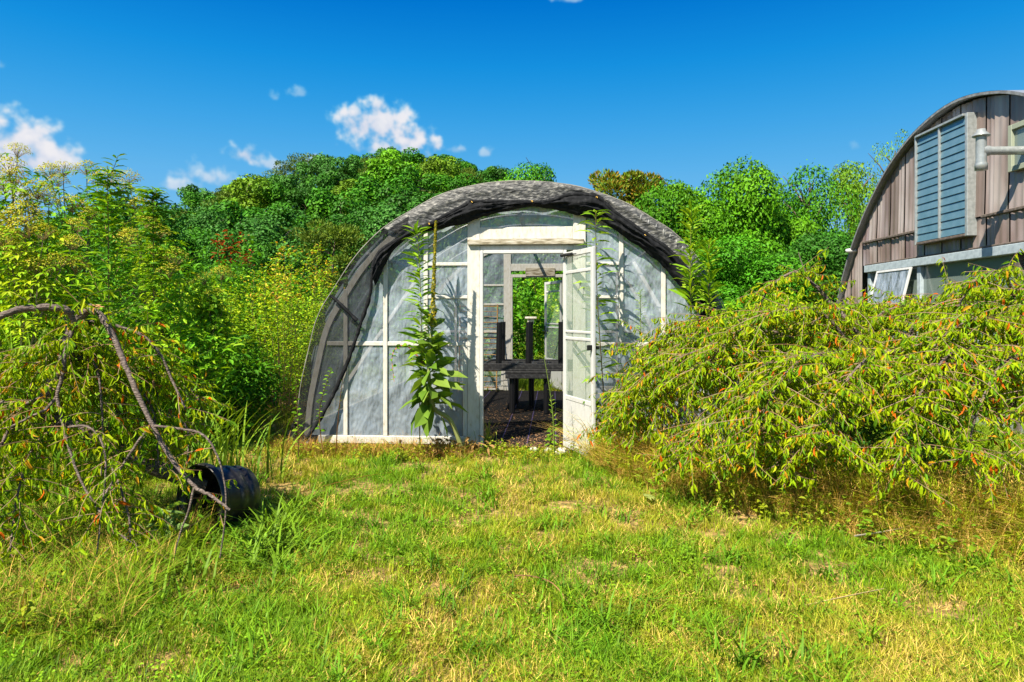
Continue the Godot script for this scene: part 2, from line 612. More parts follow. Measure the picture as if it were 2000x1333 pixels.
func camera_sky_sun() -> void:
	var cam := Camera3D.new()
	cam.name = "camera"
	cam.position = Vector3(0, 1.37, 0)
	cam.near = 0.1
	cam.far = 900.0
	cam.projection = Camera3D.PROJECTION_FRUSTUM
	cam.keep_aspect = Camera3D.KEEP_HEIGHT
	cam.size = 0.1            # vertical angle 53.1 degrees
	cam.frustum_offset = Vector2(0, -0.003863)
	add_child(cam)
	cam.current = true
	var we := WorldEnvironment.new()
	we.name = "world"
	var e := Environment.new()
	e.background_mode = Environment.BG_SKY
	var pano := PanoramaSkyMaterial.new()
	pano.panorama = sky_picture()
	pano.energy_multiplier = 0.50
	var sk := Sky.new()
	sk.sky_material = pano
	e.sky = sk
	e.tonemap_mode = Environment.TONE_MAPPER_LINEAR
	e.tonemap_exposure = 2.6
	e.sdfgi_enabled = true
	e.ssao_enabled = true
	e.ssil_enabled = true
	we.environment = e
	add_child(we)
	var sun := DirectionalLight3D.new()
	sun.name = "sun"
	sun.light_energy = 1.6
	sun.light_angular_distance = 0.5
	sun.light_color = Color(1.0, 0.955, 0.87)
	sun.shadow_enabled = true
	add_child(sun)
	sun.look_at_from_position(Vector3(0, 20, 0), Vector3(0, 20, 0) - SUN_FROM)


# ---------------------------------------------------------------- ground
func spaced(inner: float, step: float, outer: float) -> Array:
	var a := [0.0]
	var s := step
	while a[-1] < outer:
		if a[-1] >= inner:
			s = minf(s * 1.22, 9.0)
		a.append(a[-1] + s)
	var out := []
	for i in range(a.size() - 1, 0, -1):
		out.append(-a[i])
	out.append_array(a)
	return out


func ground() -> void:
	var xs := spaced(9.0, 0.3, 330.0)
	var zs := []
	for z in spaced(9.0, 0.3, 330.0):
		if z < 60.0:
			zs.append(z - 4.0)
	var soil := noise_tex(31, 0.03, [0.0, Color(0.05, 0.04, 0.014), 0.3, Color(0.11, 0.085, 0.02), 0.5, Color(0.20, 0.125, 0.035), 0.66, Color(0.30, 0.19, 0.06), 0.85, Color(0.42, 0.29, 0.12), 1.0, Color(0.50, 0.36, 0.18)], 1024, 7)
	var m := tri_mat(soil, Vector3(0.45, 0.45, 0.45), 0.9, height_tex(32, 0.08, 512, 5), 2.0)
	m.uv1_world_triplanar = true
	m.vertex_color_use_as_albedo = true
	var v := PackedVector3Array()
	var n := PackedVector3Array()
	var cl := PackedColorArray()
	var ix := PackedInt32Array()
	for z in zs:
		for x in xs:
			v.append(Vector3(x, land(x, z), z))
			# bare lawn soil close by, meadow and forest floor farther off
			var away := smoothstep2(9.0, 18.0, Vector2(x, z + 5.0).length())
			cl.append(Color.WHITE.lerp(Color(0.42, 0.85, 0.25), away))
			var e := 0.3
			n.append(Vector3(land(x - e, z) - land(x + e, z), 2 * e, land(x, z - e) - land(x, z + e)).normalized())
	var nx := xs.size()
	for j in zs.size() - 1:
		for i in nx - 1:
			var a := j * nx + i
			for t in [a, a + 1, a + nx, a + 1, a + nx + 1, a + nx]:
				ix.append(t)
	var t0 := ix[0]
	if (v[ix[2]] - v[t0]).cross(v[ix[1]] - v[t0]).y < 0:
		for k in range(0, ix.size(), 3):
			var hh := ix[k + 1]
			ix[k + 1] = ix[k + 2]
			ix[k + 2] = hh
	var a := []
	a.resize(Mesh.ARRAY_MAX)
	a[Mesh.ARRAY_VERTEX] = v
	a[Mesh.ARRAY_NORMAL] = n
	a[Mesh.ARRAY_COLOR] = cl
	a[Mesh.ARRAY_INDEX] = ix
	var am := ArrayMesh.new()
	am.add_surface_from_arrays(Mesh.PRIMITIVE_TRIANGLES, a)
	am.surface_set_material(0, m)
	lone("ground", am, "uneven lawn soil with straw running back to the wooded hill", "", "", "structure")


# ---------------------------------------------------------------- the small hoop greenhouse
const GREENHOUSE := Vector3(0.09, 0, -7.0)
const TURN := -0.0611
const DEPTH := 5.1


func in_greenhouse(x: float, z: float, grow := 0.0) -> bool:
	var l := Vector3(x - GREENHOUSE.x, 0, z - GREENHOUSE.z).rotated(Vector3.UP, -TURN)
	return absf(l.x) < 2.3 + grow and l.z < grow + 0.02 and l.z > -DEPTH - grow


func arc() -> Array:
	return [Vector2(-2.33, -0.02), Vector2(-2.29, 0.54), Vector2(-2.21, 0.92), Vector2(-2.10, 1.34), Vector2(-1.91, 1.66), Vector2(-1.69, 1.98), Vector2(-1.42, 2.25), Vector2(-1.15, 2.42), Vector2(-0.83, 2.59), Vector2(-0.51, 2.68), Vector2(-0.20, 2.72), Vector2(0.17, 2.72), Vector2(0.49, 2.68), Vector2(0.75, 2.61), Vector2(1.06, 2.49), Vector2(1.31, 2.34), Vector2(1.52, 2.20), Vector2(1.70, 2.02), Vector2(1.85, 1.81), Vector2(1.98, 1.55), Vector2(2.08, 1.30), Vector2(2.19, 0.92), Vector2(2.27, 0.54), Vector2(2.31, -0.02)]


func arc_y(u: float) -> float:
	var a := arc()
	for i in a.size() - 1:
		if u >= a[i].x and u < a[i + 1].x:
			return lerpf(a[i].y, a[i + 1].y, (u - a[i].x) / (a[i + 1].x - a[i].x))
	return 0.0


func box_mesh(lo: Vector3, hi: Vector3, m: Material, ch := 0.004) -> ArrayMesh:
	var s := Solid.new()
	s.box(lo, hi, ch)
	return s.mesh(m)


# an upright or level board of the end wall between two corners, at depth z (its outer face)
func wall_board(g: Node3D, called: String, u0: float, v0: float, u1: float, v1: float, z: float, t := 0.04, m: Material = null) -> MeshInstance3D:
	return part(called, box_mesh(Vector3(u0, v0, z - t), Vector3(u1, v1, z), m if m else M.paint, 0.005), g)


# a sheet of clear film between two uprights, its top following the hoop
func film_panel(g: Node3D, u0: float, v0: float, u1: float, v1: float, z: float, sd: int) -> void:
	var s := Solid.new()
	var ns := FastNoiseLite.new()
	ns.seed = sd
	ns.frequency = 1.1
	s.grid(10, 10, func(a: float, b: float) -> Vector3:
		var u := lerpf(u0, u1, a)
		var top := minf(v1, arc_y(u) - 0.03)
		var edge := a * (1 - a) * b * (1 - b) * 16.0
		return Vector3(u, lerpf(v0, maxf(top, v0 + 0.001), b), z + edge * 0.02 * ns.get_noise_2d(u * 2.0, b * 1.3 + a)), Vector3(0, 0, 1))
	part("film_panel", s.mesh(M.film), g)


func end_wall(g: Node3D, z: float, front: bool) -> void:
	# uprights
	for side in [-1.0, 1.0]:
		for e in [[1.41, 0.046, 0.11, 1.77], [0.985, 0.046, 1.09, 2.12], [1.83, 0.046, 0.11, 1.50]]:
			var u: float = e[0] * side + (0.04 if side > 0 else 0.0)
			wall_board(g, "stud", u - e[1] * 0.5, e[2], u + e[1] * 0.5, minf(arc_y(u) - 0.14, 3.0), z)
		var pu := -0.485 if side < 0 else 0.60
		wall_board(g, "door_post", pu - 0.065, 0.02, pu + 0.065, 2.45, z + 0.004, 0.06)
		# level rails between post and the outer studs
		var a := -1.385 if side < 0 else 0.665
		var b := -0.55 if side < 0 else 1.427
		wall_board(g, "rail", -2.03 if side < 0 else 0.665, 1.046, -0.55 if side < 0 else 2.0, 1.09, z - 0.006)
		for v in [1.535, 1.875]:
			if side < 0:
				wall_board(g, "rail", -0.962, v, b, v + 0.034, z - 0.006)
			else:
				wall_board(g, "rail", a, v, 1.002, v + 0.034, z - 0.006)
		wall_board(g, "bottom_board", -2.12 if side < 0 else 0.665, 0.03, -0.55 if side < 0 else 2.12, 0.11, z + 0.008, 0.05)
		wall_board(g, "stud", (-0.60 if side < 0 else 0.665), 0.112, (-0.552 if side < 0 else 0.713), 1.044, z - 0.006)
		# film between them
		for e in [[-2.2, -1.86], [-1.81, -1.44], [-1.385, -0.605]]:
			var u0: float = e[0] if side < 0 else -e[1] + 0.04
			var u1: float = e[1] if side < 0 else -e[0] + 0.04
			film_panel(g, u0, 0.11, u1, 1.046, z - 0.022, 3 + int(u0 * 50))
		for e in [[-2.05, -1.86], [-1.81, -1.44], [-1.385, -1.01]]:
			var u0: float = e[0] if side < 0 else -e[1] + 0.04
			var u1: float = e[1] if side < 0 else -e[0] + 0.04
			film_panel(g, u0, 1.09, u1, 2.7, z - 0.022, 9 + int(u0 * 50))
		for e in [[1.09, 1.535], [1.569, 1.875], [1.909, 2.7]]:
			film_panel(g, -0.962 if side < 0 else 0.665, e[0], -0.55 if side < 0 else 1.002, e[1], z - 0.022, 21 + int(e[0] * 30))
	# over the door
	film_panel(g, -0.42, 2.275, 0.535, 2.7, z - 0.02, 77)
	wall_board(g, "header_board", -0.42, 2.145, 0.535, 2.272, z + 0.002, 0.04)
	wall_board(g, "door_head", -0.42, 2.03, 0.535, 2.083, z + 0.006, 0.05)
	if front:
		wall_board(g, "drip_ledge", -0.545, 2.086, 0.645, 2.142, z + 0.045, 0.075, M.worn)
		# aluminium frame of the storm door
		wall_board(g, "door_jamb", -0.418, 0.0, -0.385, 2.028, z + 0.03, 0.06, M.alu)
		wall_board(g, "door_jamb", 0.435, 0.0, 0.47, 2.028, z + 0.03, 0.06, M.alu)
		wall_board(g, "door_jamb", -0.384, 1.995, 0.434, 2.029, z + 0.03, 0.06, M.alu)
	else:
		wall_board(g, "door_jamb", -0.418, 0.0, -0.39, 2.028, z + 0.03, 0.06)
		wall_board(g, "door_jamb", 0.49, 0.0, 0.53, 2.028, z + 0.03, 0.06)
		# stained board patched over the header
		wall_board(g, "patch_board", -0.16, 2.05, 0.36, 2.2, z + 0.024, 0.02, M.worn)
	# curved edge rib just inside the hoop
	var s := Solid.new()
	var q := []
	for p in arc():
		q.append(Vector3(p.x * 0.965, maxf(p.y - 0.10, 0.0), z - 0.02))
	var sm := smooth(q, 3)
	for i in sm.size() - 1:
		s.board(sm[i], sm[i + 1] + (sm[i + 1] - sm[i]) * 0.02, 0.06, 0.035, Vector3(0, 0, 1).cross(sm[i + 1] - sm[i]), 0.003)
	part("end_hoop", s.mesh(M.paint), g)


func storm_door(g: Node3D, hinge: Vector3, angle: float, width: float, height: float) -> void:
	# hinged at `hinge`; closed it reaches towards -x, opened it swings out
	var d := Node3D.new()
	d.name = "door" if not g.has_node("door") else "rear_door"
	g.add_child(d)
	d.position = hinge
	d.rotation.y = angle
	var t := 0.03
	var add := func(called: String, lo: Vector3, hi: Vector3, m: Material) -> void:
		part(called, box_mesh(lo, hi, m, 0.004), d)
	add.call("stile", Vector3(-0.05, 0.03, 0), Vector3(0, height, t), M.alu)
	add.call("stile", Vector3(-width, 0.03, 0), Vector3(-width + 0.055, height, t), M.alu)
	for v in [[height - 0.05, height], [1.78, 1.812], [1.12, 1.15], [1.19, 1.215], [0.515, 0.56], [0.03, 0.08]]:
		if v[0] > 1.7 and v[0] < 1.8:
			add.call("rail", Vector3(-width + 0.055, v[0], 0.006), Vector3(-0.05, v[1], t - 0.006), M.alu)
		else:
			add.call("rail", Vector3(-width + 0.055, v[0], 0.003), Vector3(-0.05, v[1], t - 0.003), M.alu)
	add.call("kick_panel", Vector3(-width + 0.055, 0.08, 0.008), Vector3(-0.05, 0.515, 0.02), M.alu)
	for v in [[0.56, 1.12], [1.215, 1.78], [1.812, height - 0.05], [1.15, 1.19]]:
		add.call("pane", Vector3(-width + 0.055, v[0], 0.012), Vector3(-0.05, v[1], 0.016), M.pane)
	var hs := Solid.new()
	hs.box(Vector3(-width + 0.01, 1.0, t), Vector3(-width + 0.045, 1.16, t + 0.012), 0.003)
	hs.box(Vector3(-width + 0.02, 1.05, t + 0.012), Vector3(-width + 0.14, 1.075, t + 0.05), 0.005)
	hs.box(Vector3(-width + 0.01, 1.04, -0.05), Vector3(-width + 0.03, 1.09, 0.0), 0.004)
	part("handle", hs.mesh(M.black), d)
	var cs := Solid.new()
	cs.tube(PackedVector3Array([Vector3(-0.03, height - 0.03, -0.03), Vector3(-0.27, height - 0.035, -0.02)]), 0.017, 0.017, 10)
	cs.tube(PackedVector3Array([Vector3(-0.27, height - 0.035, -0.02), Vector3(-0.36, height - 0.04, -0.015)]), 0.006, 0.006, 6)
	part("closer", cs.mesh(M.black), d)


func greenhouse() -> void:
	var g := thing("hoop_greenhouse", "small arched greenhouse of white boards and clear film with its door open", "greenhouse", GREENHOUSE, TURN)
	end_wall(g, 0.0, true)
	end_wall(g, -DEPTH, false)
	var A := resample(arc(), 61)
	# hoops and long purlins that carry the roof
	for k in 4:
		var z := -1.02 * (k + 1)
		var pts := PackedVector3Array()
		for p in A:
			pts.append(Vector3(p.x * 0.985, p.y - 0.03, z))
		var s := Solid.new()
		s.tube(pts, 0.017, 0.017, 7)
		part("hoop", s.mesh(M.galv), g)
	for u in [-1.6, -0.1, 1.5]:
		var s := Solid.new()
		s.board(Vector3(u, arc_y(u) - 0.06, -0.06), Vector3(u, arc_y(u) - 0.06, -DEPTH + 0.06), 0.05, 0.03, Vector3.RIGHT)
		part("purlin", s.mesh(M.paint), g)
	for side in [-1.0, 1.0]:
		var s := Solid.new()
		s.board(Vector3(2.24 * side, 0.12, -0.06), Vector3(2.24 * side, 0.12, -DEPTH + 0.06), 0.04, 0.2, Vector3.RIGHT)
		part("side_board", s.mesh(M.worn), g)
		var b := Solid.new()
		b.board(Vector3(1.98 * side, 0.5, -0.25), Vector3(1.45 * side, 2.1, -2.6), 0.05, 0.03, Vector3.RIGHT)
		part("brace", b.mesh(M.paint), g)
	var roof := Solid.new()
	roof.grid(60, 10, func(a: float, b: float) -> Vector3:
		var p: Vector2 = A[int(round(a * 60))]
		return Vector3(p.x * 0.995, p.y - 0.012, -0.03 - b * (DEPTH - 0.06)), Vector3(0, 1, 0))
	part("roof_film", roof.mesh(M.roof_film), g)
	storm_door(g, Vector3(0.432, 0.0, 0.012), deg_to_rad(112), 0.71, 2.0)
	storm_door(g, Vector3(0.489, 0.0, -DEPTH - 0.07), deg_to_rad(-68), 0.80, 1.98)

	# floor of black weed fabric with faint purple guide threads
	var fl := thing("floor_fabric", "black woven weed fabric on the greenhouse floor with bark litter", "ground cloth", GREENHOUSE, TURN)
	var fs := Solid.new()
	var fn := FastNoiseLite.new()
	fn.frequency = 1.3
	fs.grid(30, 34, func(a: float, b: float) -> Vector3:
		return Vector3(lerpf(-2.22, 2.22, a), 0.022 + 0.012 * fn.get_noise_2d(a * 5, b * 6), lerpf(0.02, -DEPTH + 0.02, b)), Vector3.UP)
	part("fabric_sheet", fs.mesh(M.weedmat), fl)
	for u in [-1.2, -0.78, -0.22, 0.06, 0.36, 0.9, 1.3]:
		var s := Solid.new()
		s.grid(1, 30, func(a: float, b: float) -> Vector3:
			return Vector3(u + (a - 0.5) * 0.009, 0.027 + 0.012 * fn.get_noise_2d((u + 2.22) / 4.44 * 5, b * 6), lerpf(0.0, -DEPTH + 0.1, b)), Vector3.UP)
		part("guide_thread", s.mesh(M.purple), fl)
	var chips := Leafy.new()
	var r := rng_of(71)
	for i in 2600:
		var z := -pow(r.randf(), 1.7) * 3.4 + 0.1
		var p := Vector3(r.randf_range(-0.45, 0.5) * (1.0 + absf(z) * 0.35), 0.034, z)
		var a := r.randf() * TAU
		var l := r.randf_range(0.007, 0.028)
		var k := r.randf_range(0.5, 1.8)
		chips.diamond(p, Vector3(cos(a), r.randf_range(-0.1, 0.3), sin(a)) * l, Vector3(-sin(a), 0.1, cos(a)) * 0.004, Color(0.26 * k, 0.15 * k, 0.075 * k))
	part("bark_litter", chips.mesh(M.dry), fl).set_meta("kind", "stuff")

	shade_cloth()
	tables()


func strip(s: Solid, a: Array, b: Array, f: Callable, across := 6) -> void:
	s.grid(a.size() - 1, across, func(i: float, j: float) -> Vector3:
		var k := int(round(i * (a.size() - 1)))
		var p: Vector2 = a[k].lerp(b[k], j)
		return f.call(p, i, j), Vector3(0, 0, 1))


func shade_cloth() -> void:
	var g := thing("shade_cloth", "torn black shade cloth pulled over the greenhouse roof and bunched above its door", "shade cloth", GREENHOUSE, TURN)
	var A := resample(arc(), 81)
	var ns := FastNoiseLite.new()
	ns.seed = 12
	ns.frequency = 1.0
	var s := Solid.new()
	s.grid(80, 24, func(a: float, b: float) -> Vector3:
		var p: Vector2 = A[int(round(a * 80))]
		var sag := 0.012 + 0.02 * absf(ns.get_noise_2d(a * 40, b * 9))
		return Vector3(p.x * 1.008, p.y + sag, 0.03 - b * (DEPTH + 0.02)), Vector3(0, 1, 0))
	part("roof_sheet", s.mesh(M.thin_cloth), g)
	# dusty band drawn tight over the front edge
	var edge := arc().slice(6)
	var fold := [Vector2(-1.17, 2.18), Vector2(-0.94, 2.29), Vector2(-0.53, 2.50), Vector2(-0.49, 2.52), Vector2(0.01, 2.51), Vector2(0.27, 2.51), Vector2(0.52, 2.58), Vector2(0.77, 2.55), Vector2(0.95, 2.40), Vector2(1.24, 2.19), Vector2(1.47, 2.03), Vector2(1.67, 1.82), Vector2(1.84, 1.55), Vector2(1.98, 1.24), Vector2(2.10, 0.73), Vector2(2.22, 0.02)]
	var e2 := resample(edge, 90)
	var f2 := resample(fold, 90)
	s = Solid.new()
	strip(s, e2, f2, func(p: Vector2, i: float, j: float) -> Vector3:
		return Vector3(p.x, p.y + 0.014 * (1 - j), 0.034 + 0.016 * sin(PI * minf(j * 1.4, 1.0)) * (0.8 + ns.get_noise_2d(i * 14, j * 2)) + 0.004 * ns.get_noise_2d(i * 70 + j * 3.0, j * 2)), 10)
	part("dusty_edge", s.mesh(M.dusty), g)
	var seam := PackedVector3Array()
	for k in A.size():
		seam.append(Vector3(A[k].x * 1.008, A[k].y + 0.012, 0.03))
	s = Solid.new()
	s.tube(seam, 0.006, 0.006, 6, true, 0.3, 6)
	part("seam", s.mesh(M.seam), g)
	# loose folds hanging below it
	var upper := [Vector2(-1.52, 1.86), Vector2(-1.45, 2.02), Vector2(-1.17, 2.19), Vector2(-0.94, 2.30), Vector2(-0.53, 2.51), Vector2(-0.49, 2.53), Vector2(0.01, 2.52), Vector2(0.27, 2.52), Vector2(0.52, 2.59), Vector2(0.77, 2.56), Vector2(0.95, 2.41), Vector2(1.24, 2.20), Vector2(1.47, 2.04), Vector2(1.67, 1.83), Vector2(1.84, 1.56), Vector2(1.98, 1.25), Vector2(2.10, 0.74)]
	var lower := [Vector2(-1.50, 1.66), Vector2(-1.34, 1.98), Vector2(-1.15, 2.16), Vector2(-0.89, 2.24), Vector2(-0.59, 2.30), Vector2(-0.38, 2.37), Vector2(-0.17, 2.42), Vector2(0.07, 2.465), Vector2(0.23, 2.455), Vector2(0.49, 2.40), Vector2(0.64, 2.36), Vector2(0.80, 2.32), Vector2(1.03, 2.17), Vector2(1.26, 2.0), Vector2(1.44, 1.85), Vector2(1.62, 1.62), Vector2(1.80, 1.36), Vector2(1.95, 1.0), Vector2(2.04, 0.6)]
	var u2 := resample(upper, 110)
	var l2 := resample(lower, 110)
	s = Solid.new()
	strip(s, u2, l2, func(p: Vector2, i: float, j: float) -> Vector3:
		var roll := 0.075 * pow(sin(PI * clampf(j * 0.92 + 0.06, 0, 1)), 0.7)
		var wr := 0.07 * ns.get_noise_2d(i * 9 + j * 2.0, j * 3.4) + 0.018 * ns.get_noise_2d(i * 44 + j * 6.0, j * 5)
		return Vector3(p.x, p.y + 0.02 * ns.get_noise_2d(i * 30, 9.0) * j, 0.046 + roll + wr * sin(PI * j)), 14)
	part("hanging_fold", s.mesh(M.fold), g)
	# the rolled edge between the two, with its brass eyelets
	s = Solid.new()
	var rope := PackedVector3Array()
	for k in u2.size():
		rope.append(Vector3(u2[k].x, u2[k].y - 0.006, 0.075 + 0.012 * ns.get_noise_2d(k * 0.7, 3.0)))
	s.tube(rope, 0.022, 0.022, 7, true, 0.2, 4)
	part("rolled_edge", s.mesh(M.fold), g)
	for p in [Vector2(-0.49, 2.515), Vector2(0.12, 2.515), Vector2(0.77, 2.55), Vector2(1.25, 2.165), Vector2(-0.93, 2.295)]:
		var t := Solid.new()
		t.xf = Transform3D(Basis(Vector3.RIGHT, deg_to_rad(80)).scaled(Vector3.ONE * 0.62), Vector3(p.x, p.y, 0.101))
		t.lathe([Vector2(0.006, 0.0), Vector2(0.008, 0.006), Vector2(0.015, 0.006), Vector2(0.018, 0.0), Vector2(0.016, -0.004)], 14)
		part("eyelet", t.mesh(M.brass), g)
	# see-through sheet that falls down the left corner to the grass
	var so := [Vector2(-2.48, -0.02), Vector2(-2.36, 0.22), Vector2(-2.29, 0.54), Vector2(-2.22, 0.92), Vector2(-2.10, 1.34), Vector2(-1.91, 1.66), Vector2(-1.69, 1.98), Vector2(-1.42, 2.25), Vector2(-1.15, 2.42)]
	var si := [Vector2(-2.36, -0.02), Vector2(-2.19, 0.10), Vector2(-2.0, 0.42), Vector2(-1.88, 0.68), Vector2(-1.76, 0.97), Vector2(-1.67, 1.24), Vector2(-1.56, 1.57), Vector2(-1.50, 1.90), Vector2(-1.17, 2.19)]
	var so2 := resample(so, 60)
	var si2 := resample(si, 60)
	s = Solid.new()
	strip(s, so2, si2, func(p: Vector2, i: float, j: float) -> Vector3:
		var out := 0.16 * pow(1.0 - minf(p.y / 0.9, 1.0), 2.0)
		return Vector3(p.x, p.y, 0.03 + out + 0.03 * sin(PI * j) + 0.03 * sin(PI * j) * ns.get_noise_2d(i * 6, j * 9)), 14)
	part("side_sheet", s.mesh(M.cloth), g)
	s = Solid.new()
	var hem := PackedVector3Array()
	for k in si2.size() - 8:
		var out := 0.16 * pow(1.0 - minf(si2[k].y / 0.9, 1.0), 2.0)
		hem.append(Vector3(si2[k].x, si2[k].y, 0.04 + out))
	s.tube(hem, 0.024, 0.016, 7, true, 0.25, 8)
	part("hem", s.mesh(M.fold), g)
	s = Solid.new()
	s.tube(smooth([Vector3(-1.97, 1.57, 0.05), Vector3(-1.84, 1.46, 0.07), Vector3(-1.69, 1.31, 0.07)], 4), 0.016, 0.02, 6, true, 0.2, 3)
	part("tie_strap", s.mesh(M.fold), g)
	# wire clips along the hoop edge
	for i in 12:
		var t: float = 0.66 + 0.011 * i
		var p: Vector2 = A[int(t * 80)]
		var q: Vector2 = A[int(t * 80) + 1]
		var d := (q - p).normalized()
		var nrm := Vector2(-d.y, d.x)
		var c := p.lerp(q, fposmod(t * 80, 1.0)) + Vector2(0, 0.02)
		var b := Solid.new()
		b.board(Vector3(c.x - nrm.x * 0.04, c.y - nrm.y * 0.04, 0.062), Vector3(c.x - nrm.x * 0.066 + d.x * 0.012, c.y - nrm.y * 0.066 + d.y * 0.012, 0.068), 0.005, 0.003, Vector3(d.x, d.y, 0), 0.001)
		part("clip", b.mesh(M.alu), g)


# ---------------------------------------------------------------- what stands inside it
func bench(called: String, label: String, at: Vector3, w: float, l: float, h: float, legs: Array, flip: bool) -> void:
	# a black moulded plastic bench; flipped it lies on its top with the legs in the air
	var o := thing(called, label, "table", at, TURN)
	var turned := func(y: float) -> float: return h - y if flip else y
	var add := func(name_: String, lo: Vector3, hi: Vector3, m: Material) -> void:
		var y0: float = turned.call(lo.y)
		var y1: float = turned.call(hi.y)
		part(name_, box_mesh(Vector3(lo.x, minf(y0, y1), lo.z), Vector3(hi.x, maxf(y0, y1), hi.z), m, 0.006), o)
	add.call("top", Vector3(-w / 2, h - 0.03, -l / 2), Vector3(w / 2, h, l / 2), M.black_top)
	for s in [-1.0, 1.0]:
		add.call("apron", Vector3(-w / 2 + 0.004, h - 0.10, s * (l / 2 - 0.02) - 0.016), Vector3(w / 2 - 0.004, h - 0.03, s * (l / 2 - 0.02) + 0.016), M.black_top)
		add.call("apron", Vector3(s * (w / 2 - 0.02) - 0.016, h - 0.10, -l / 2 + 0.04), Vector3(s * (w / 2 - 0.02) + 0.016, h - 0.03, l / 2 - 0.04), M.black_top)
	for k in 4:
		var z := lerpf(-l / 2, l / 2, (k + 1) / 5.0)
		add.call("rib", Vector3(-w / 2 + 0.04, h - 0.085, z - 0.008), Vector3(w / 2 - 0.04, h - 0.03, z + 0.008), M.black_top)
	for k in 5:
		var x := lerpf(-w / 2, w / 2, (k + 1) / 6.0)
		add.call("rib", Vector3(x - 0.008, h - 0.082, -l / 2 + 0.05), Vector3(x + 0.008, h - 0.032, l / 2 - 0.05), M.black_top)
	for p in legs:
		var s := Solid.new()
		var a := Vector3(p.x, turned.call(h - 0.04), p.y)
		var b := Vector3(p.x * 0.99 + 0.008 * (1 if flip else 0), turned.call(0.0), p.y)
		s.tube(PackedVector3Array([a, a.lerp(b, 0.5), b]), 0.038, 0.034, 14)
		for k in 8:
			var an := TAU * k / 8.0
			var f := Vector3(cos(an), 0, sin(an))
			s.board(a + f * 0.037, b + f * 0.034, 0.010, 0.008, f.cross(Vector3.UP), 0.002)
		part("leg", s.mesh(M.black), o)


func tables() -> void:
	var g := func(p: Vector3) -> Vector3: return GREENHOUSE + p.rotated(Vector3.UP, TURN)
	bench("plastic_table", "black plastic table standing upright on the greenhouse floor, carrying the upturned one", g.call(Vector3(-0.01, 0.03, -2.78)), 0.62, 1.15, 0.575, [Vector2(-0.22, 0.48), Vector2(0.25, 0.48), Vector2(-0.22, -0.48), Vector2(0.25, -0.48), Vector2(0.02, -0.3)], false)
	bench("plastic_table", "black plastic table lying upside down on the other with its legs in the air", g.call(Vector3(0.04, 0.606, -2.7)), 1.34, 0.95, 0.66, [Vector2(-0.46, 0.33), Vector2(-0.05, 0.33), Vector2(0.40, 0.33), Vector2(-0.46, -0.33), Vector2(-0.05, -0.33), Vector2(0.40, -0.33)], true)
	# rusty wire rack leaning on the rear wall
	var rk := thing("wire_rack", "rusty wire rack with many rungs leaning inside the greenhouse's rear wall", "rack", g.call(Vector3(-0.93, 0.03, -DEPTH + 0.24)), TURN)
	for u in [-0.38, 0.28]:
		var s := Solid.new()
		s.tube(PackedVector3Array([Vector3(u, 0, 0.1), Vector3(u, 1.52, -0.12)]), 0.011, 0.011, 7)
		part("upright", s.mesh(M.rust), rk)
	for k in 16:
		var v := 0.08 + k * 0.094
		var s := Solid.new()
		var thick := 0.008 if k % 3 == 0 else 0.005
		var zz := lerpf(0.1, -0.12, v / 1.52)
		s.tube(PackedVector3Array([Vector3(-0.40, v, zz), Vector3(0.30, v + 0.006 * sin(k * 2.0), zz)]), thick, thick, 6)
		part("rung", s.mesh(M.rust), rk)
	# a pale stone pedestal out behind the rear door
	var ped := thing("stone_pedestal", "pale stone pedestal with a square top in the plants behind the rear door", "pedestal", Vector3(0.43, land(0.43, -15.6), -15.6), 0.3)
	var s := Solid.new()
	s.box(Vector3(-0.11, 1.28, -0.11), Vector3(0.11, 1.33, 0.11), 0.012)
	part("top_slab", s.mesh(M.stone), ped)
	s = Solid.new()
	s.lathe([Vector2(0.085, 1.28), Vector2(0.075, 1.22), Vector2(0.05, 1.12), Vector2(0.05, 0.5), Vector2(0.06, 0.2), Vector2(0.12, 0.12), Vector2(0.13, 0.0)], 16)
	part("shaft", s.mesh(M.stone), ped)


# ---------------------------------------------------------------- the larger greenhouse at the right
const BIG := Vector3(5.66, 0, -8.45)
const BIG_TURN := -1.6098


func big_arc_y(u: float) -> float:
	var us := [0.0, 0.3, 0.6, 0.9, 1.15, 1.45, 1.82, 2.27, 2.63, 2.92, 3.23, 3.48, 3.62, 3.66]
	var vs := [4.06, 4.04, 3.985, 3.905, 3.81, 3.665, 3.43, 3.06, 2.69, 2.32, 1.8, 1.15, 0.45, 0.0]
	var a := absf(u + 0.15)
	for i in us.size() - 1:
		if a < us[i + 1]:
			return lerpf(vs[i], vs[i + 1], (a - us[i]) / (us[i + 1] - us[i]))
	return 0.0


func big_arc() -> Array:
	var p := []
	var ws := [3.66, 3.62, 3.48, 3.23, 2.92, 2.63, 2.27, 1.82, 1.45, 1.15, 0.9, 0.6, 0.3, 0.0]
	for w in ws:
		p.append(Vector2(-w - 0.15, big_arc_y(-w - 0.1501)))
	for i in range(ws.size() - 2, -1, -1):
		p.append(Vector2(ws[i] - 0.15, p[i].y))
	p[0].y = 0.0
	p[p.size() - 1].y = 0.0
	return p


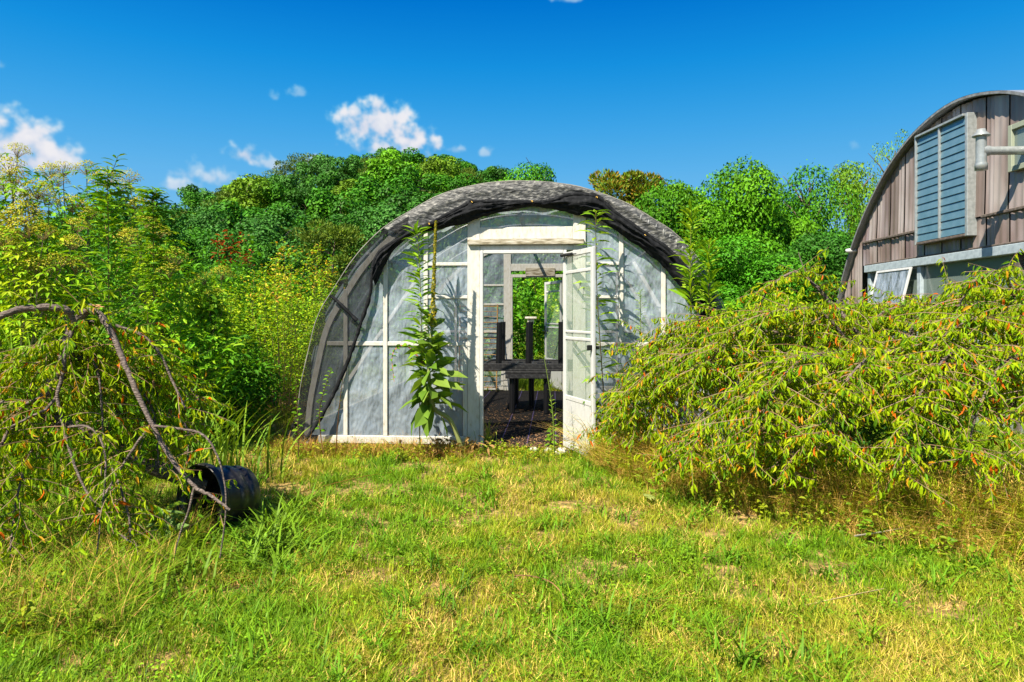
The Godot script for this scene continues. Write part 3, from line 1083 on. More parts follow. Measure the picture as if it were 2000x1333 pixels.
func big_greenhouse() -> void:
	var g := thing("large_greenhouse", "large arched greenhouse with brownish ribbed wall panels and a louvred vent", "greenhouse", BIG, BIG_TURN)
	var A := resample(big_arc(), 81)
	var s := Solid.new()
	s.grid(80, 1, func(a: float, b: float) -> Vector3:
		var p: Vector2 = A[int(round(a * 80))]
		return Vector3(p.x, p.y, 0.12 - b * 12.0), Vector3(0, 1, 0))
	part("roof", s.mesh(M.galv), g)
	# bright edge trim along the arch
	s = Solid.new()
	for i in 80:
		var p: Vector2 = A[i]
		var q: Vector2 = A[i + 1]
		var d := (q - p).normalized()
		s.board(Vector3(p.x, p.y - 0.02, 0.09), Vector3(q.x, q.y - 0.02, 0.09) + Vector3(d.x, d.y, 0) * 0.004, 0.036, 0.06, Vector3(d.y, -d.x, 0), 0.004)
	part("edge_trim", s.mesh(M.trim), g)
	# ribbed panels of the end wall, above the beam
	var r := rng_of(5)
	var u := -3.55
	var k := 0
	while u < 3.3:
		var w := 0.245 if k % 3 else 0.16
		var bands := [[2.17, 2.53], [2.55, 9.0]]
		if absf(u + w * 0.5) > 2.62:
			bands = [[0.25, 9.0]]
		for band in bands:
			var u0 := u
			var u1 := u + w - 0.006
			var tall := minf(band[1], maxf(big_arc_y(u0), big_arc_y(u1)) - 0.05)
			if tall <= band[0] + 0.02:
				continue
			var sp := Solid.new()
			var tint := r.randf_range(0.78, 1.12)
			sp.col = Color(tint, tint * r.randf_range(0.95, 1.03), tint * r.randf_range(0.96, 1.12))
			if k % 3 == 0:
				sp.col = Color(1.25, 1.42, 1.60) * tint
			var zo := 0.012 if k % 2 else 0.0
			sp.grid(10, 5, func(a: float, b: float) -> Vector3:
				var uu := lerpf(u0, u1, a)
				var top := minf(band[1], big_arc_y(uu) - 0.05)
				return Vector3(uu, lerpf(band[0], maxf(top, band[0] + 0.002), b), zo + 0.004 * cos(a * TAU * 2.0) + (0.02 * (1 - b) * (1 - b) if band[0] > 2.5 else 0.0)), Vector3(0, 0, 1))
			part("wall_panel", sp.mesh(M.polymer), g)
		u += w
		k += 1
	# beam, dark battens and posts
	var add := func(called: String, lo: Vector3, hi: Vector3, m: Material, ch := 0.006) -> void:
		part(called, box_mesh(lo, hi, m, ch), g)
	add.call("beam", Vector3(-2.62, 2.05, -0.06), Vector3(2.62, 2.16, 0.05), M.bluegrey)
	for e in [[-2.70, -0.96], [0.30, 2.70]]:
		add.call("batten", Vector3(e[0], 2.525, 0.025), Vector3(e[1], 2.56, 0.05), M.darkwood)
	add.call("batten", Vector3(-2.6, 2.163, 0.02), Vector3(2.6, 2.185, 0.045), M.darkwood)
	for uu in [-2.56, -1.12, 0.84, 2.2]:
		add.call("post", Vector3(uu - 0.045, 0.0, -0.09), Vector3(uu + 0.045, 2.048, 0.0), M.bluegrey if uu < 0.5 else M.darkwood)
	# lower wall: sill, pale sheets, glazing above
	add.call("sill", Vector3(-2.6, 1.0, -0.05), Vector3(2.6, 1.06, 0.03), M.bluegrey)
	for i in 9:
		var u0 := -2.5 + i * 0.56
		add.call("lower_sheet", Vector3(u0, 0.02, -0.03), Vector3(u0 + 0.548, 0.998, -0.018), M.galv)
	for e in [[-2.51, -1.17], [-1.07, 0.79], [0.89, 2.15]]:
		part("pane", box_mesh(Vector3(e[0], 1.062, -0.05), Vector3(e[1], 2.046, -0.044), M.big_pane, 0.001), g)
	# awning window propped open
	var aw := Node3D.new()
	aw.name = "awning_window"
	g.add_child(aw)
	aw.position = Vector3(-1.68, 2.04, 0.04)
	aw.rotation.x = deg_to_rad(-14)
	for e in [[-0.49, -0.455, -0.56, 0.0], [0.455, 0.49, -0.56, 0.0], [-0.455, 0.455, -0.035, 0.0], [-0.455, 0.455, -0.56, -0.525]]:
		part("frame", box_mesh(Vector3(e[0], e[2], 0), Vector3(e[1], e[3], 0.03), M.alu, 0.004), aw)
	part("pane", box_mesh(Vector3(-0.455, -0.525, 0.012), Vector3(0.455, -0.035, 0.016), M.film, 0.001), aw)
	s = Solid.new()
	s.board(Vector3(-0.6, 2.04, -0.12), Vector3(-0.95, 1.2, -0.12), 0.05, 0.03, Vector3.RIGHT)
	part("inner_brace", s.mesh(M.darkwood), g)
	# louvred vent, two bays of slats in a deep frame
	var lv := Node3D.new()
	lv.name = "louvre_vent"
	g.add_child(lv)
	for e in [[-0.975, -0.945, 2.33, 3.83], [-0.425, -0.395, 2.36, 3.80]]:
		part("frame", box_mesh(Vector3(e[0], e[2], 0.0), Vector3(e[1], e[3], 0.135), M.galv, 0.004), lv)
	part("frame", box_mesh(Vector3(0.12, 2.33, 0.0), Vector3(0.17, 3.83, 0.125), M.galv, 0.006), lv)
	part("frame", box_mesh(Vector3(-0.944, 2.33, 0.0), Vector3(0.119, 2.36, 0.13), M.darkwood, 0.004), lv)
	part("frame", box_mesh(Vector3(-0.944, 3.80, 0.0), Vector3(0.119, 3.83, 0.15), M.galv, 0.004), lv)
	part("back_panel", box_mesh(Vector3(-0.94, 2.362, 0.006), Vector3(0.118, 3.798, 0.02), M.darkwood, 0.002), lv)
	for col in [[-0.943, -0.427], [-0.393, 0.118]]:
		for i in 14:
			var v := 2.368 + i * 0.1022
			var b := Solid.new()
			b.xf = Transform3D(Basis(Vector3.RIGHT, deg_to_rad(-7)), Vector3(0, v, 0.112))
			b.box(Vector3(col[0], 0.0, -0.004), Vector3(col[1], 0.1, 0.004), 0.002)
			part("slat", b.mesh(M.louvre), lv)
	# vent pipe with cap, tee and level arm
	var pp := Node3D.new()
	pp.name = "vent_pipe"
	g.add_child(pp)
	s = Solid.new()
	s.xf = Transform3D(Basis(), Vector3(1.06, -0.18, 0.52))
	s.lathe([Vector2(0.0, 3.57), Vector2(0.04, 3.565), Vector2(0.045, 3.54), Vector2(0.085, 3.50), Vector2(0.085, 3.485), Vector2(0.052, 3.48), Vector2(0.052, 3.2), Vector2(0.062, 3.19), Vector2(0.062, 3.12), Vector2(0.0, 3.12)], 20)
	part("cap", s.mesh(M.galv), pp)
	s = Solid.new()
	s.tube(PackedVector3Array([Vector3(1.06, 3.15, 0.52), Vector3(1.06, 3.15, 0.44)]), 0.06, 0.055, 18, false)
	part("tee", s.mesh(M.galv), pp)
	s = Solid.new()
	s.tube(PackedVector3Array([Vector3(1.06, 3.15, 0.44), Vector3(1.06, 3.15, -0.6)]), 0.046, 0.046, 18)
	part("arm", s.mesh(M.galv), pp)
	# small framed window near the top of the end wall
	var wn := Node3D.new()
	wn.name = "gable_window"
	g.add_child(wn)
	for e in [[0.82, 0.88, 2.96, 3.48], [1.42, 1.48, 2.96, 3.48], [0.88, 1.42, 3.42, 3.48], [0.88, 1.42, 2.96, 3.02]]:
		part("frame", box_mesh(Vector3(e[0], e[2], 0.03), Vector3(e[1], e[3], 0.08), M.pale_frame, 0.004), wn)
	part("pane", box_mesh(Vector3(0.88, 3.02, 0.04), Vector3(1.42, 3.42, 0.046), M.big_pane, 0.001), wn)
	s = Solid.new()
	s.xf = Transform3D(Basis(Vector3.RIGHT, PI / 2), Vector3(-2.97, 2.44, 0.02))
	s.lathe([Vector2(0.0, 0.17), Vector2(0.03, 0.16), Vector2(0.04, 0.1), Vector2(0.025, 0.06), Vector2(0.025, 0.0)], 12)
	part("corner_lamp", s.mesh(M.alu), g)
	# what closes the building behind: far end and dark floor
	s = Solid.new()
	s.grid(40, 1, func(a: float, b: float) -> Vector3:
		var uu := lerpf(-3.8, 3.5, a)
		return Vector3(uu, lerpf(0.0, big_arc_y(uu), b), -11.8), Vector3(0, 0, 1))
	part("far_wall", s.mesh(M.film), g)
	part("floor", box_mesh(Vector3(-3.7, 0.0, -11.7), Vector3(3.4, 0.03, -0.1), M.weedmat, 0.002), g)
	for i in 3:
		part("bench", box_mesh(Vector3(-3.0 + i * 2.2, 0.75, -9.0), Vector3(-1.8 + i * 2.2, 0.8, -1.0), M.worn, 0.004), g)


# ---------------------------------------------------------------- trees far off
func crown_mesh(sd: int, lobes: int, leaves: int, size: float, pal: Array, flat := 1.0, dome := 0.3) -> ArrayMesh:
	# crown of unit radius about the origin, its clumps uneven
	var r := rng_of(sd)
	var cs := []
	for i in lobes:
		var p := Vector3(r.randfn(0, 0.42), r.randfn(0, 0.42) + dome * 0.3, r.randfn(0, 0.42)).limit_length(0.78)
		cs.append([p * Vector3(1, flat, 1), r.randf_range(0.24, 0.46), pal[r.randi() % pal.size()], r.randf_range(0.8, 1.2)])
	var lf := Leafy.new()
	for i in leaves:
		var c: Array = cs[i % lobes]
		var dir := Vector3(r.randfn(0, 1), r.randfn(0.25, 1), r.randfn(0, 1)).normalized()
		var rad: float = c[1] * (1.0 - 0.42 * r.randf() * r.randf())
		var p: Vector3 = c[0] + dir * rad * Vector3(1, 0.82, 1)
		p += Vector3(r.randfn(0, 1), r.randfn(0, 1), r.randfn(0, 1)) * 0.02
		var nrm := (dir + Vector3(r.randfn(0, 0.55), r.randfn(0.3, 0.55), r.randfn(0, 0.55))).normalized()
		var a := nrm.cross(Vector3(r.randfn(0, 1), r.randfn(0, 1), r.randfn(0, 1))).normalized()
		var b := nrm.cross(a)
		var l := size * r.randf_range(0.6, 1.35)
		var k: float = c[3] * r.randf_range(0.72, 1.3)
		var col: Color = c[2].lerp(pal[r.randi() % pal.size()], 0.3)
		lf.diamond(p, a * l, b * l * r.randf_range(0.45, 0.75), Color(col.r * k, col.g * k, col.b * k))
	return lf.mesh(M.far_leaf)


func pine_mesh(sd: int, leaves: int, pal: Array) -> ArrayMesh:
	var r := rng_of(sd)
	var lf := Leafy.new()
	var boughs := []
	for i in 46:
		var y := r.randf_range(-0.8, 0.9)
		var reach := 0.8 * sqrt(maxf(0.05, 1.0 - pow(absf(y - 0.05), 1.8))) * r.randf_range(0.55, 1.05)
		var an := r.randf() * TAU
		boughs.append([Vector3(cos(an) * reach, y + reach * 0.12, sin(an) * reach), r.randf_range(0.25, 0.42), r.randf_range(0.75, 1.2)])
	for i in leaves:
		var b: Array = boughs[i % 46]
		var dir := Vector3(r.randfn(0, 1), r.randfn(0.3, 0.7), r.randfn(0, 1)).normalized()
		var p: Vector3 = b[0] + dir * Vector3(1, 0.5, 1) * b[1] * (1.0 - 0.5 * r.randf() * r.randf())
		var a := (dir + Vector3(r.randfn(0, 0.5), 0.6, r.randfn(0, 0.5))).normalized()
		var side := a.cross(Vector3(r.randfn(0, 1), r.randfn(0, 1), r.randfn(0, 1))).normalized()
		var k: float = b[2] * r.randf_range(0.7, 1.3)
		var col: Color = pal[r.randi() % pal.size()]
		lf.diamond(p, a * 0.05, side * 0.016, Color(col.r * k * 1.6, col.g * k * 1.5, col.b * k))
	return lf.mesh(M.far_leaf)


func trunk_mesh(sd: int, h: float, r0: float, limbs: int, reach: float, up: float) -> ArrayMesh:
	var r := rng_of(sd)
	var s := Solid.new()
	var pts := [Vector3(0, -0.4, 0), Vector3(r.randfn(0, 0.02) * h, h * 0.35, r.randfn(0, 0.02) * h), Vector3(r.randfn(0, 0.03) * h, h * 0.7, r.randfn(0, 0.03) * h), Vector3(r.randfn(0, 0.03) * h, h, r.randfn(0, 0.03) * h)]
	s.tube(smooth(pts, 3), r0, r0 * 0.25, 7, true, 0.08, sd)
	for i in limbs:
		var t := r.randf_range(0.35, 0.95)
		var b: Vector3 = smooth(pts, 3)[int(t * 9)]
		var an := r.randf() * TAU
		var e := b + Vector3(cos(an) * reach, up * r.randf_range(0.4, 1.2), sin(an) * reach) * r.randf_range(0.5, 1.0)
		s.tube(PackedVector3Array([b, b.lerp(e, 0.5) + Vector3(0, 0.12 * reach, 0), e]), r0 * 0.4, r0 * 0.08, 5, false)
	return s.mesh(M.bark_dark)


const ORD := ["first", "second", "third", "fourth", "fifth", "sixth", "seventh", "eighth", "ninth", "tenth", "eleventh", "twelfth", "thirteenth", "fourteenth", "fifteenth", "sixteenth", "seventeenth", "eighteenth", "nineteenth", "twentieth", "twenty-first", "twenty-second", "twenty-third", "twenty-fourth", "twenty-fifth", "twenty-sixth", "twenty-seventh", "twenty-eighth"]


func g_pal(i: int, k: float) -> Array:
	var sets := [
		[Color(0.050, 0.135, 0.010), Color(0.075, 0.165, 0.010), Color(0.036, 0.105, 0.012)],
		[Color(0.085, 0.180, 0.008), Color(0.115, 0.210, 0.010), Color(0.060, 0.145, 0.008)],
		[Color(0.030, 0.085, 0.016), Color(0.045, 0.105, 0.018), Color(0.026, 0.070, 0.016)],
		[Color(0.100, 0.145, 0.014), Color(0.080, 0.130, 0.014), Color(0.120, 0.150, 0.016)],
		[Color(0.045, 0.105, 0.035), Color(0.060, 0.125, 0.045), Color(0.035, 0.085, 0.028)],
	]
	var out := []
	for c in sets[i]:
		out.append(Color(c.r * k * 1.2, c.g * k * 1.75, c.b * k * 0.7))
	return out


func hill_trees() -> void:
	var kinds := ["mid-green broadleaf tree", "bright green broadleaf tree", "dark green broadleaf tree", "olive green broadleaf tree", "bluish green broadleaf tree", "feathery pine"]
	var far := []
	var near := []
	var trunks := []
	for i in 5:
		far.append(crown_mesh(100 + i, 17 + i, 6000, 0.050, g_pal(i, 0.84)))
		near.append(crown_mesh(120 + i, 24 + i * 2, 16000, 0.029, g_pal(i, 0.92)))
		trunks.append(trunk_mesh(140 + i, 1.0, 0.03, 6, 0.22, 0.25))
	far.append(pine_mesh(106, 4200, [Color(0.055, 0.10, 0.015), Color(0.08, 0.125, 0.015), Color(0.045, 0.085, 0.014)]))
	near.append(pine_mesh(126, 9500, [Color(0.055, 0.10, 0.015), Color(0.085, 0.13, 0.015), Color(0.045, 0.085, 0.014)]))
	trunks.append(trunk_mesh(146, 1.0, 0.025, 8, 0.2, 0.1))
	var r := rng_of(77)
	# [where in words, distance, first and last direction, step, height]
	var rows := [
		["at the foot of the wooded hill", 50.0, -0.80, 0.05, 0.078, 7.6],
		["just above the foot of the wooded hill", 64.0, -0.80, 0.07, 0.064, 7.4],
		["low on the wooded slope", 80.0, -0.80, 0.075, 0.055, 7.9],
		["halfway up the wooded slope", 97.0, -0.80, 0.08, 0.048, 7.8],
		["high on the wooded slope", 115.0, -0.80, 0.085, 0.043, 7.8],
		["just below the hill crest", 132.0, -0.80, 0.09, 0.039, 7.8],
		["in the tree line right of the hill", 56.0, 0.22, 0.62, 0.085, 7.2],
		["on the hill crest", 150.0, -0.80, 0.10, 0.035, 7.6],
	]
	for ri in rows.size():
		var row: Array = rows[ri]
		var a: float = row[2] + r.randf_range(0, 0.03)
		var n := 0
		while a < row[3]:
			var d: float = row[1] * r.randf_range(0.95, 1.05)
			var x := a * d
			var h: float = row[5] * r.randf_range(0.82, 1.18)
			var k: int = [0, 1, 2, 3, 4, 0, 0, 2, 4, 0, 2][r.randi() % 11]
			if r.randf() < 0.14:
				k = 5
			if ri == 0 and a < -0.5 and a > -0.62:
				k = 2
				h *= 1.16
			var t := thing("hill_tree", "%s %s, %s from the left" % [kinds[k], row[0], ORD[mini(n, ORD.size() - 1)]], "tree", Vector3(x, land(x, -d), -d), r.randf() * TAU, "trees on the wooded hill")
			var tr := part("trunk", trunks[k], t)
			tr.scale = Vector3(h * 0.9, h * 0.85, h * 0.9)
			var w := h * r.randf_range(0.42, 0.56)
			var cr := part("crown", near[k] if ri < 2 else far[k], t)
			cr.scale = Vector3(w, h * 0.47, w)
			cr.position.y = h * 0.55
			a += row[4] * r.randf_range(0.75, 1.25)
			n += 1


func near_trees() -> void:
	# the broadleaf trees and pine between the two greenhouses
	var spec := [
		["broadleaf_tree", "bright green bushy tree nearest the small greenhouse's right shoulder", "tree", Vector3(8.1, 0, -33.0), 7.6, 2.9, 1, 201],
		["broadleaf_tree", "tallest bright green tree in the clump between the greenhouses", "tree", Vector3(12.2, 0, -34.0), 8.9, 3.3, 1, 202],
		["broadleaf_tree", "bright green tree behind the brownish greenhouse's left edge", "tree", Vector3(15.4, 0, -36.0), 9.3, 3.0, 0, 203],
		["broadleaf_tree", "low dark green tree filling the gap under the bright clump", "tree", Vector3(10.2, 0, -30.5), 4.6, 2.9, 0, 204],
		["broadleaf_tree", "low dark green tree close beside the brownish greenhouse", "tree", Vector3(13.6, 0, -30.0), 4.8, 2.7, 2, 205],
		["broadleaf_tree", "yellowish thin-leaved tree rising beside the brownish greenhouse", "tree", Vector3(20.0, 0, -40.0), 10.2, 2.6, 3, 206],
		["broadleaf_tree", "tall green tree right behind the small greenhouse's roof", "tree", Vector3(2.4, 0, -62.0), 12.4, 4.6, 0, 207],
		["broadleaf_tree", "small green tree left of the pine beyond the greenhouse roof", "tree", Vector3(5.6, 0, -38.0), 6.3, 2.3, 0, 208],
	]
	for e in spec:
		var at: Vector3 = e[3]
		at.y = land(at.x, at.z)
		var t := thing(e[0], e[1], e[2], at, 0.0, "trees beyond the greenhouses")
		var thin: bool = e[6] == 3
		var tr := part("trunk", trunk_mesh(e[7], 1.0, 0.02, 9, 0.2, 0.3), t)
		tr.scale = Vector3.ONE * (e[4] * 0.9)
		var c := part("crown", crown_mesh(e[7], 30 if not thin else 22, 48000 if not thin else 14000, 0.0205 if not thin else 0.021, g_pal(e[6], 0.66 if e[6] == 1 else 0.85), 1.0, 0.2), t)
		c.scale = Vector3(e[5] * 1.12, e[4] * 0.55, e[5] * 1.12)
		c.position.y = e[4] * 0.47
	var p := thing("pine_tree", "round-topped pine with browning needles above the greenhouse roof", "tree", Vector3(7.4, land(7.4, -45), -45.0))
	var pt := part("trunk", trunk_mesh(231, 1.0, 0.018, 12, 0.2, 0.12), p)
	pt.scale = Vector3.ONE * 10.0
	var pc := part("crown", pine_mesh(232, 20000, [Color(0.075, 0.13, 0.010), Color(0.11, 0.12, 0.012), Color(0.055, 0.11, 0.010), Color(0.15, 0.10, 0.015)]), p)
	pc.scale = Vector3(2.9, 3.4, 2.9)
	pc.position.y = 7.1
	# a thin airy sapling above the greenhouse's shoulder
	var s := thing("airy_tree", "thin airy tree whose sparse sprigs show above the brownish greenhouse", "tree", Vector3(23.5, land(23.5, -42), -42.0))
	var st := part("trunk", trunk_mesh(241, 1.0, 0.012, 14, 0.14, 0.3), s)
	st.scale = Vector3.ONE * 11.5
	var sc := part("crown", crown_mesh(242, 18, 1500, 0.03, g_pal(3, 1.0), 1.4), s)
	sc.scale = Vector3(1.5, 3.2, 1.5)
	sc.position.y = 9.0


# ---------------------------------------------------------------- weeping cherries that have fallen over
const EYE := Vector3(0, 1.37, 0)


func cherry_pal(r: RandomNumberGenerator) -> Color:
	var t := r.randf()
	if t < 0.024:
		return Color(0.62, 0.14, 0.012)
	if t < 0.065:
		return Color(0.56, 0.30, 0.02)
	var c := Color(0.265, 0.310, 0.006).lerp(Color(0.130, 0.250, 0.005), pow(r.randf(), 0.95))
	if r.randf() < 0.2:
		c = Color(0.08, 0.18, 0.010)
	var k := r.randf_range(1.05, 1.7)
	return Color(c.r * k, c.g * k, c.b * k)


# limbs: [points, radius at base, radius at end, twigs per metre, twig length, leafiness]
func cherry(called: String, label: String, at: Vector3, limbs: Array, sd: int, singles: int, floor_y := 0.05, more := 1.0) -> void:
	var r := rng_of(sd)
	var o := thing(called, label, "weeping tree", at)
	var off := -at
	var recs := []
	var tw := Leafy.new()
	for li in limbs.size():
		var L: Array = limbs[li]
		var q := []
		for p in L[0]:
			q.append(p + off)
		var sm := smooth(q, 6)
		var s := Solid.new()
		# slight kinks
		for i in range(1, sm.size() - 1):
			sm[i] += Vector3(r.randfn(0, 1), r.randfn(0, 1), r.randfn(0, 1)) * L[1] * 0.09
		s.tube(sm, L[1], L[2], 9 if L[1] > 0.012 else 6, true, 0.04, sd + li)
		part("trunk" if li == 0 or L[1] > 0.045 else "branch", s.mesh(M.bark), o)
		if L[3] <= 0.0:
			continue
		var length := 0.0
		for i in sm.size() - 1:
			length += sm[i].distance_to(sm[i + 1])
		var count := int(length * L[3] * more)
		for k in count:
			var t: float = (k + r.randf()) / count
			if L[1] > 0.03 and t < 0.25:
				continue
			var fi := t * (sm.size() - 1)
			var i := mini(int(fi), sm.size() - 2)
			var p := sm[i].lerp(sm[i + 1], fi - i)
			var tan := (sm[i + 1] - sm[i]).normalized()
			var an := r.randf() * TAU
			var dir := (tan * r.randf_range(-0.2, 0.8) + Vector3(cos(an), 0, sin(an)) * 0.95 + Vector3(0, r.randf_range(0.0, 0.5), 0)).normalized()
			var ln: float = L[4] * r.randf_range(0.3, 1.1)
			var steps := maxi(3, int(ln / 0.065))
			var pts := PackedVector3Array([p])
			var sway := Vector3(r.randfn(0, 1), r.randfn(0.2, 0.6), r.randfn(0, 1)) * 0.13
			for m in steps:
				dir = (dir + Vector3(0, -0.17, 0) + sway).normalized()
				p += dir * 0.065
				if p.y + at.y < floor_y + 0.06:
					break
				pts.append(p)
			if pts.size() < 3:
				continue
			var tc := Color(0.16, 0.085, 0.045).lerp(Color(0.24, 0.17, 0.12), r.randf())
			tw.stick(pts, 0.0026, 0.0013, tc)
			# leaves hang from the twig in alternation
			var step: float = 0.017 / L[5]
			var run := 0.03
			var sgn := 1.0
			while run < (pts.size() - 1) * 0.065:
				var j := mini(int(run / 0.065), pts.size() - 2)
				var b := pts[j].lerp(pts[j + 1], run / 0.065 - j)
				var ta := (pts[j + 1] - pts[j]).normalized()
				var sd_ := ta.cross(Vector3(r.randfn(0, 0.4), 0.3, r.randfn(0, 1))).normalized() * sgn
				var ld := (Vector3(0, -0.75, 0) + sd_ * r.randf_range(0.15, 0.75) + ta * 0.3 + Vector3(r.randfn(0, 0.32), r.randfn(0, 0.25), r.randfn(0, 0.32))).normalized()
				var nr := (Vector3(r.randfn(0, 0.6), 0.35, r.randfn(0, 0.6)) + sd_ * 0.7 + Vector3(0, 0, 0.35))
				nr = (nr - ld * nr.dot(ld)).normalized()
				var ll := r.randf_range(0.038, 0.075)
				recs.append([b, ld, ld.cross(nr), nr, ll, ll * r.randf_range(0.20, 0.29), r.randf_range(0.35, 1.25), r.randf_range(0.4, 1.0), cherry_pal(r)])
				run += step * r.randf_range(0.7, 1.3)
				sgn = -sgn
	# the leaves that show largest are things one can pick out; the rest is one mass
	var order := range(recs.size())
	var near := []
	for i in recs.size():
		near.append((recs[i][0] + at - EYE).length_squared())
	order.sort_custom(func(a: int, b: int) -> bool: return near[a] < near[b])
	var lf := Leafy.new()
	for n in order.size():
		var e: Array = recs[order[n]]
		if n < singles * 2 and n % 2 == 0:
			var one := Leafy.new()
			one.leaf(Vector3.ZERO, e[1], e[2], e[3], e[4], e[5], e[6], e[7], e[8])
			part("leaf", one.mesh(M.leaf), o).position = e[0]
		else:
			lf.leaf(e[0], e[1], e[2], e[3], e[4], e[5], e[6], e[7], e[8])
	part("foliage", lf.mesh(M.leaf), o).set_meta("kind", "stuff")
	part("twigs", tw.mesh(M.stem), o).set_meta("kind", "stuff")


func cherries() -> void:
	var V := func(a: Array) -> Array:
		var out := []
		for i in range(0, a.size(), 3):
			out.append(Vector3(a[i], a[i + 1], a[i + 2]))
		return out
	cherry("fallen_cherry_tree", "fallen weeping cherry in the left foreground with a snapped arching trunk and bare grey branches", Vector3(-2.0, 0, -4.3), [
		[V.call([-1.98, 0.26, -4.40, -2.16, 0.37, -4.30, -2.35, 0.49, -4.20, -2.55, 0.66, -4.10, -2.75, 0.77, -4.05, -2.72, 0.90, -4.00, -2.59, 1.09, -3.95, -2.55, 1.27, -3.95, -2.53, 1.38, -3.95]), 0.052, 0.036, 5.0, 0.5, 1.0],
		[V.call([-2.53, 1.34, -3.95, -2.56, 1.40, -3.90, -2.64, 1.41, -3.85, -2.74, 1.40, -3.80, -2.81, 1.36, -3.75, -3.00, 1.25, -3.70, -3.15, 0.97, -3.65]), 0.024, 0.015, 0.8, 0.3, 0.9],
		[V.call([-2.54, 1.33, -3.95, -2.47, 1.39, -3.95, -2.42, 1.415, -3.95]), 0.03, 0.021, 0.0, 0.0, 0.0],
		[V.call([-2.43, 1.40, -3.93, -2.33, 1.34, -3.90, -2.21, 1.15, -3.85, -2.10, 0.96, -3.80, -1.98, 0.77, -3.75, -1.85, 0.59, -3.70, -1.70, 0.45, -3.65, -1.60, 0.41, -3.62, -1.49, 0.34, -3.60]), 0.019, 0.007, 1.3, 0.28, 0.7],
		[V.call([-1.96, 0.76, -3.74, -1.83, 0.75, -3.72, -1.68, 0.72, -3.70, -1.59, 0.61, -3.68, -1.54, 0.45, -3.66, -1.53, 0.29, -3.64, -1.55, 0.08, -3.62]), 0.0075, 0.004, 2.5, 0.22, 0.6],
		[V.call([-1.98, 0.77, -3.75, -2.05, 0.66, -3.72, -2.12, 0.54, -3.70, -2.18, 0.41, -3.66]), 0.009, 0.005, 4.0, 0.3, 0.9],
		[V.call([-1.70, 0.45, -3.65, -1.72, 0.32, -3.62, -1.75, 0.22, -3.60, -1.78, 0.07, -3.58]), 0.007, 0.003, 3.0, 0.25, 0.5],
		[V.call([-2.49, 1.28, -3.86, -2.50, 1.16, -3.82, -2.51, 1.01, -3.80, -2.52, 0.92, -3.78, -2.48, 0.79, -3.76, -2.44, 0.68, -3.74, -2.36, 0.52, -3.70, -2.25, 0.37, -3.66, -2.08, 0.22, -3.60, -1.89, 0.13, -3.55]), 0.0125, 0.004, 3.5, 0.3, 0.9],
		[V.call([-2.52, 0.92, -3.78, -2.57, 0.85, -3.76, -2.64, 0.81, -3.74, -2.72, 0.76, -3.70]), 0.009, 0.006, 4.0, 0.35, 1.0],
		[V.call([-2.45, 0.75, -3.75, -2.32, 0.76, -3.72, -2.23, 0.69, -3.70, -2.18, 0.56, -3.66, -2.16, 0.38, -3.60, -2.13, 0.15, -3.50, -2.12, 0.04, -3.46]), 0.007, 0.0035, 4.0, 0.3, 0.9],
		[V.call([-2.54, 1.29, -4.00, -2.49, 1.32, -4.02, -2.42, 1.32, -4.05, -2.31, 1.28, -4.10, -2.23, 1.25, -4.10, -2.12, 1.14, -4.10, -2.05, 0.99, -4.10, -1.94, 0.81, -4.05]), 0.014, 0.006, 13.0, 0.45, 1.1],
		[V.call([-2.49, 1.17, -4.00, -2.40, 1.04, -3.95, -2.36, 0.86, -3.92, -2.34, 0.68, -3.90, -2.32, 0.46, -3.85]), 0.008, 0.004, 14.0, 0.35, 1.1],
		[V.call([-2.60, 1.10, -4.02, -2.90, 1.10, -4.25, -3.20, 0.95, -4.40, -3.43, 0.70, -4.40]), 0.02, 0.007, 30.0, 0.75, 1.1],
		[V.call([-2.71, 0.90, -4.00, -2.77, 0.84, -3.85, -2.78, 0.63, -3.70, -2.75, 0.36, -3.60]), 0.012, 0.005, 24.0, 0.5, 1.1],
		[V.call([-2.52, 0.59, -4.20, -2.50, 0.85, -4.45, -2.35, 0.97, -4.60, -2.14, 0.84, -4.60, -2.05, 0.6, -4.55]), 0.014, 0.005, 22.0, 0.35, 1.1],
		[V.call([-2.64, 0.75, -4.00, -2.64, 0.62, -3.75, -2.58, 0.40, -3.55, -2.54, 0.14, -3.45]), 0.009, 0.004, 22.0, 0.45, 1.1],
		[V.call([-2.55, 1.11, -4.00, -2.51, 1.15, -4.35, -2.34, 1.0, -4.40, -2.19, 0.64, -4.30]), 0.012, 0.005, 26.0, 0.5, 1.1],
		[V.call([-2.52, 0.65, -4.10, -2.25, 0.49, -3.85, -2.08, 0.27, -3.70, -2.01, 0.06, -3.60]), 0.009, 0.004, 18.0, 0.4, 1.0],
		[V.call([-2.57, 1.2, -3.98, -2.75, 1.16, -4.2, -2.95, 0.95, -4.2, -3.02, 0.6, -4.1]), 0.013, 0.005, 28.0, 0.6, 1.1],
		[V.call([-2.75, 0.8, -4.05, -3.0, 0.85, -3.95, -3.1, 0.55, -3.85, -3.05, 0.2, -3.75]), 0.011, 0.005, 24.0, 0.5, 1.1],
		[V.call([-2.4, 0.53, -4.17, -2.2, 0.72, -4.3, -2.05, 0.66, -4.3, -2.0, 0.45, -4.2]), 0.010, 0.004, 12.0, 0.25, 1.0],
		[V.call([-2.55, 1.0, -4.0, -2.45, 1.02, -4.25, -2.25, 0.8, -4.25, -2.15, 0.45, -4.15]), 0.010, 0.004, 24.0, 0.45, 1.1],
	], 301, 220, 0.0, 2.4)
	# the torn end of the snapped trunk
	var host := get_node("fallen_cherry_tree")
	var s := Solid.new()
	var r := rng_of(9)
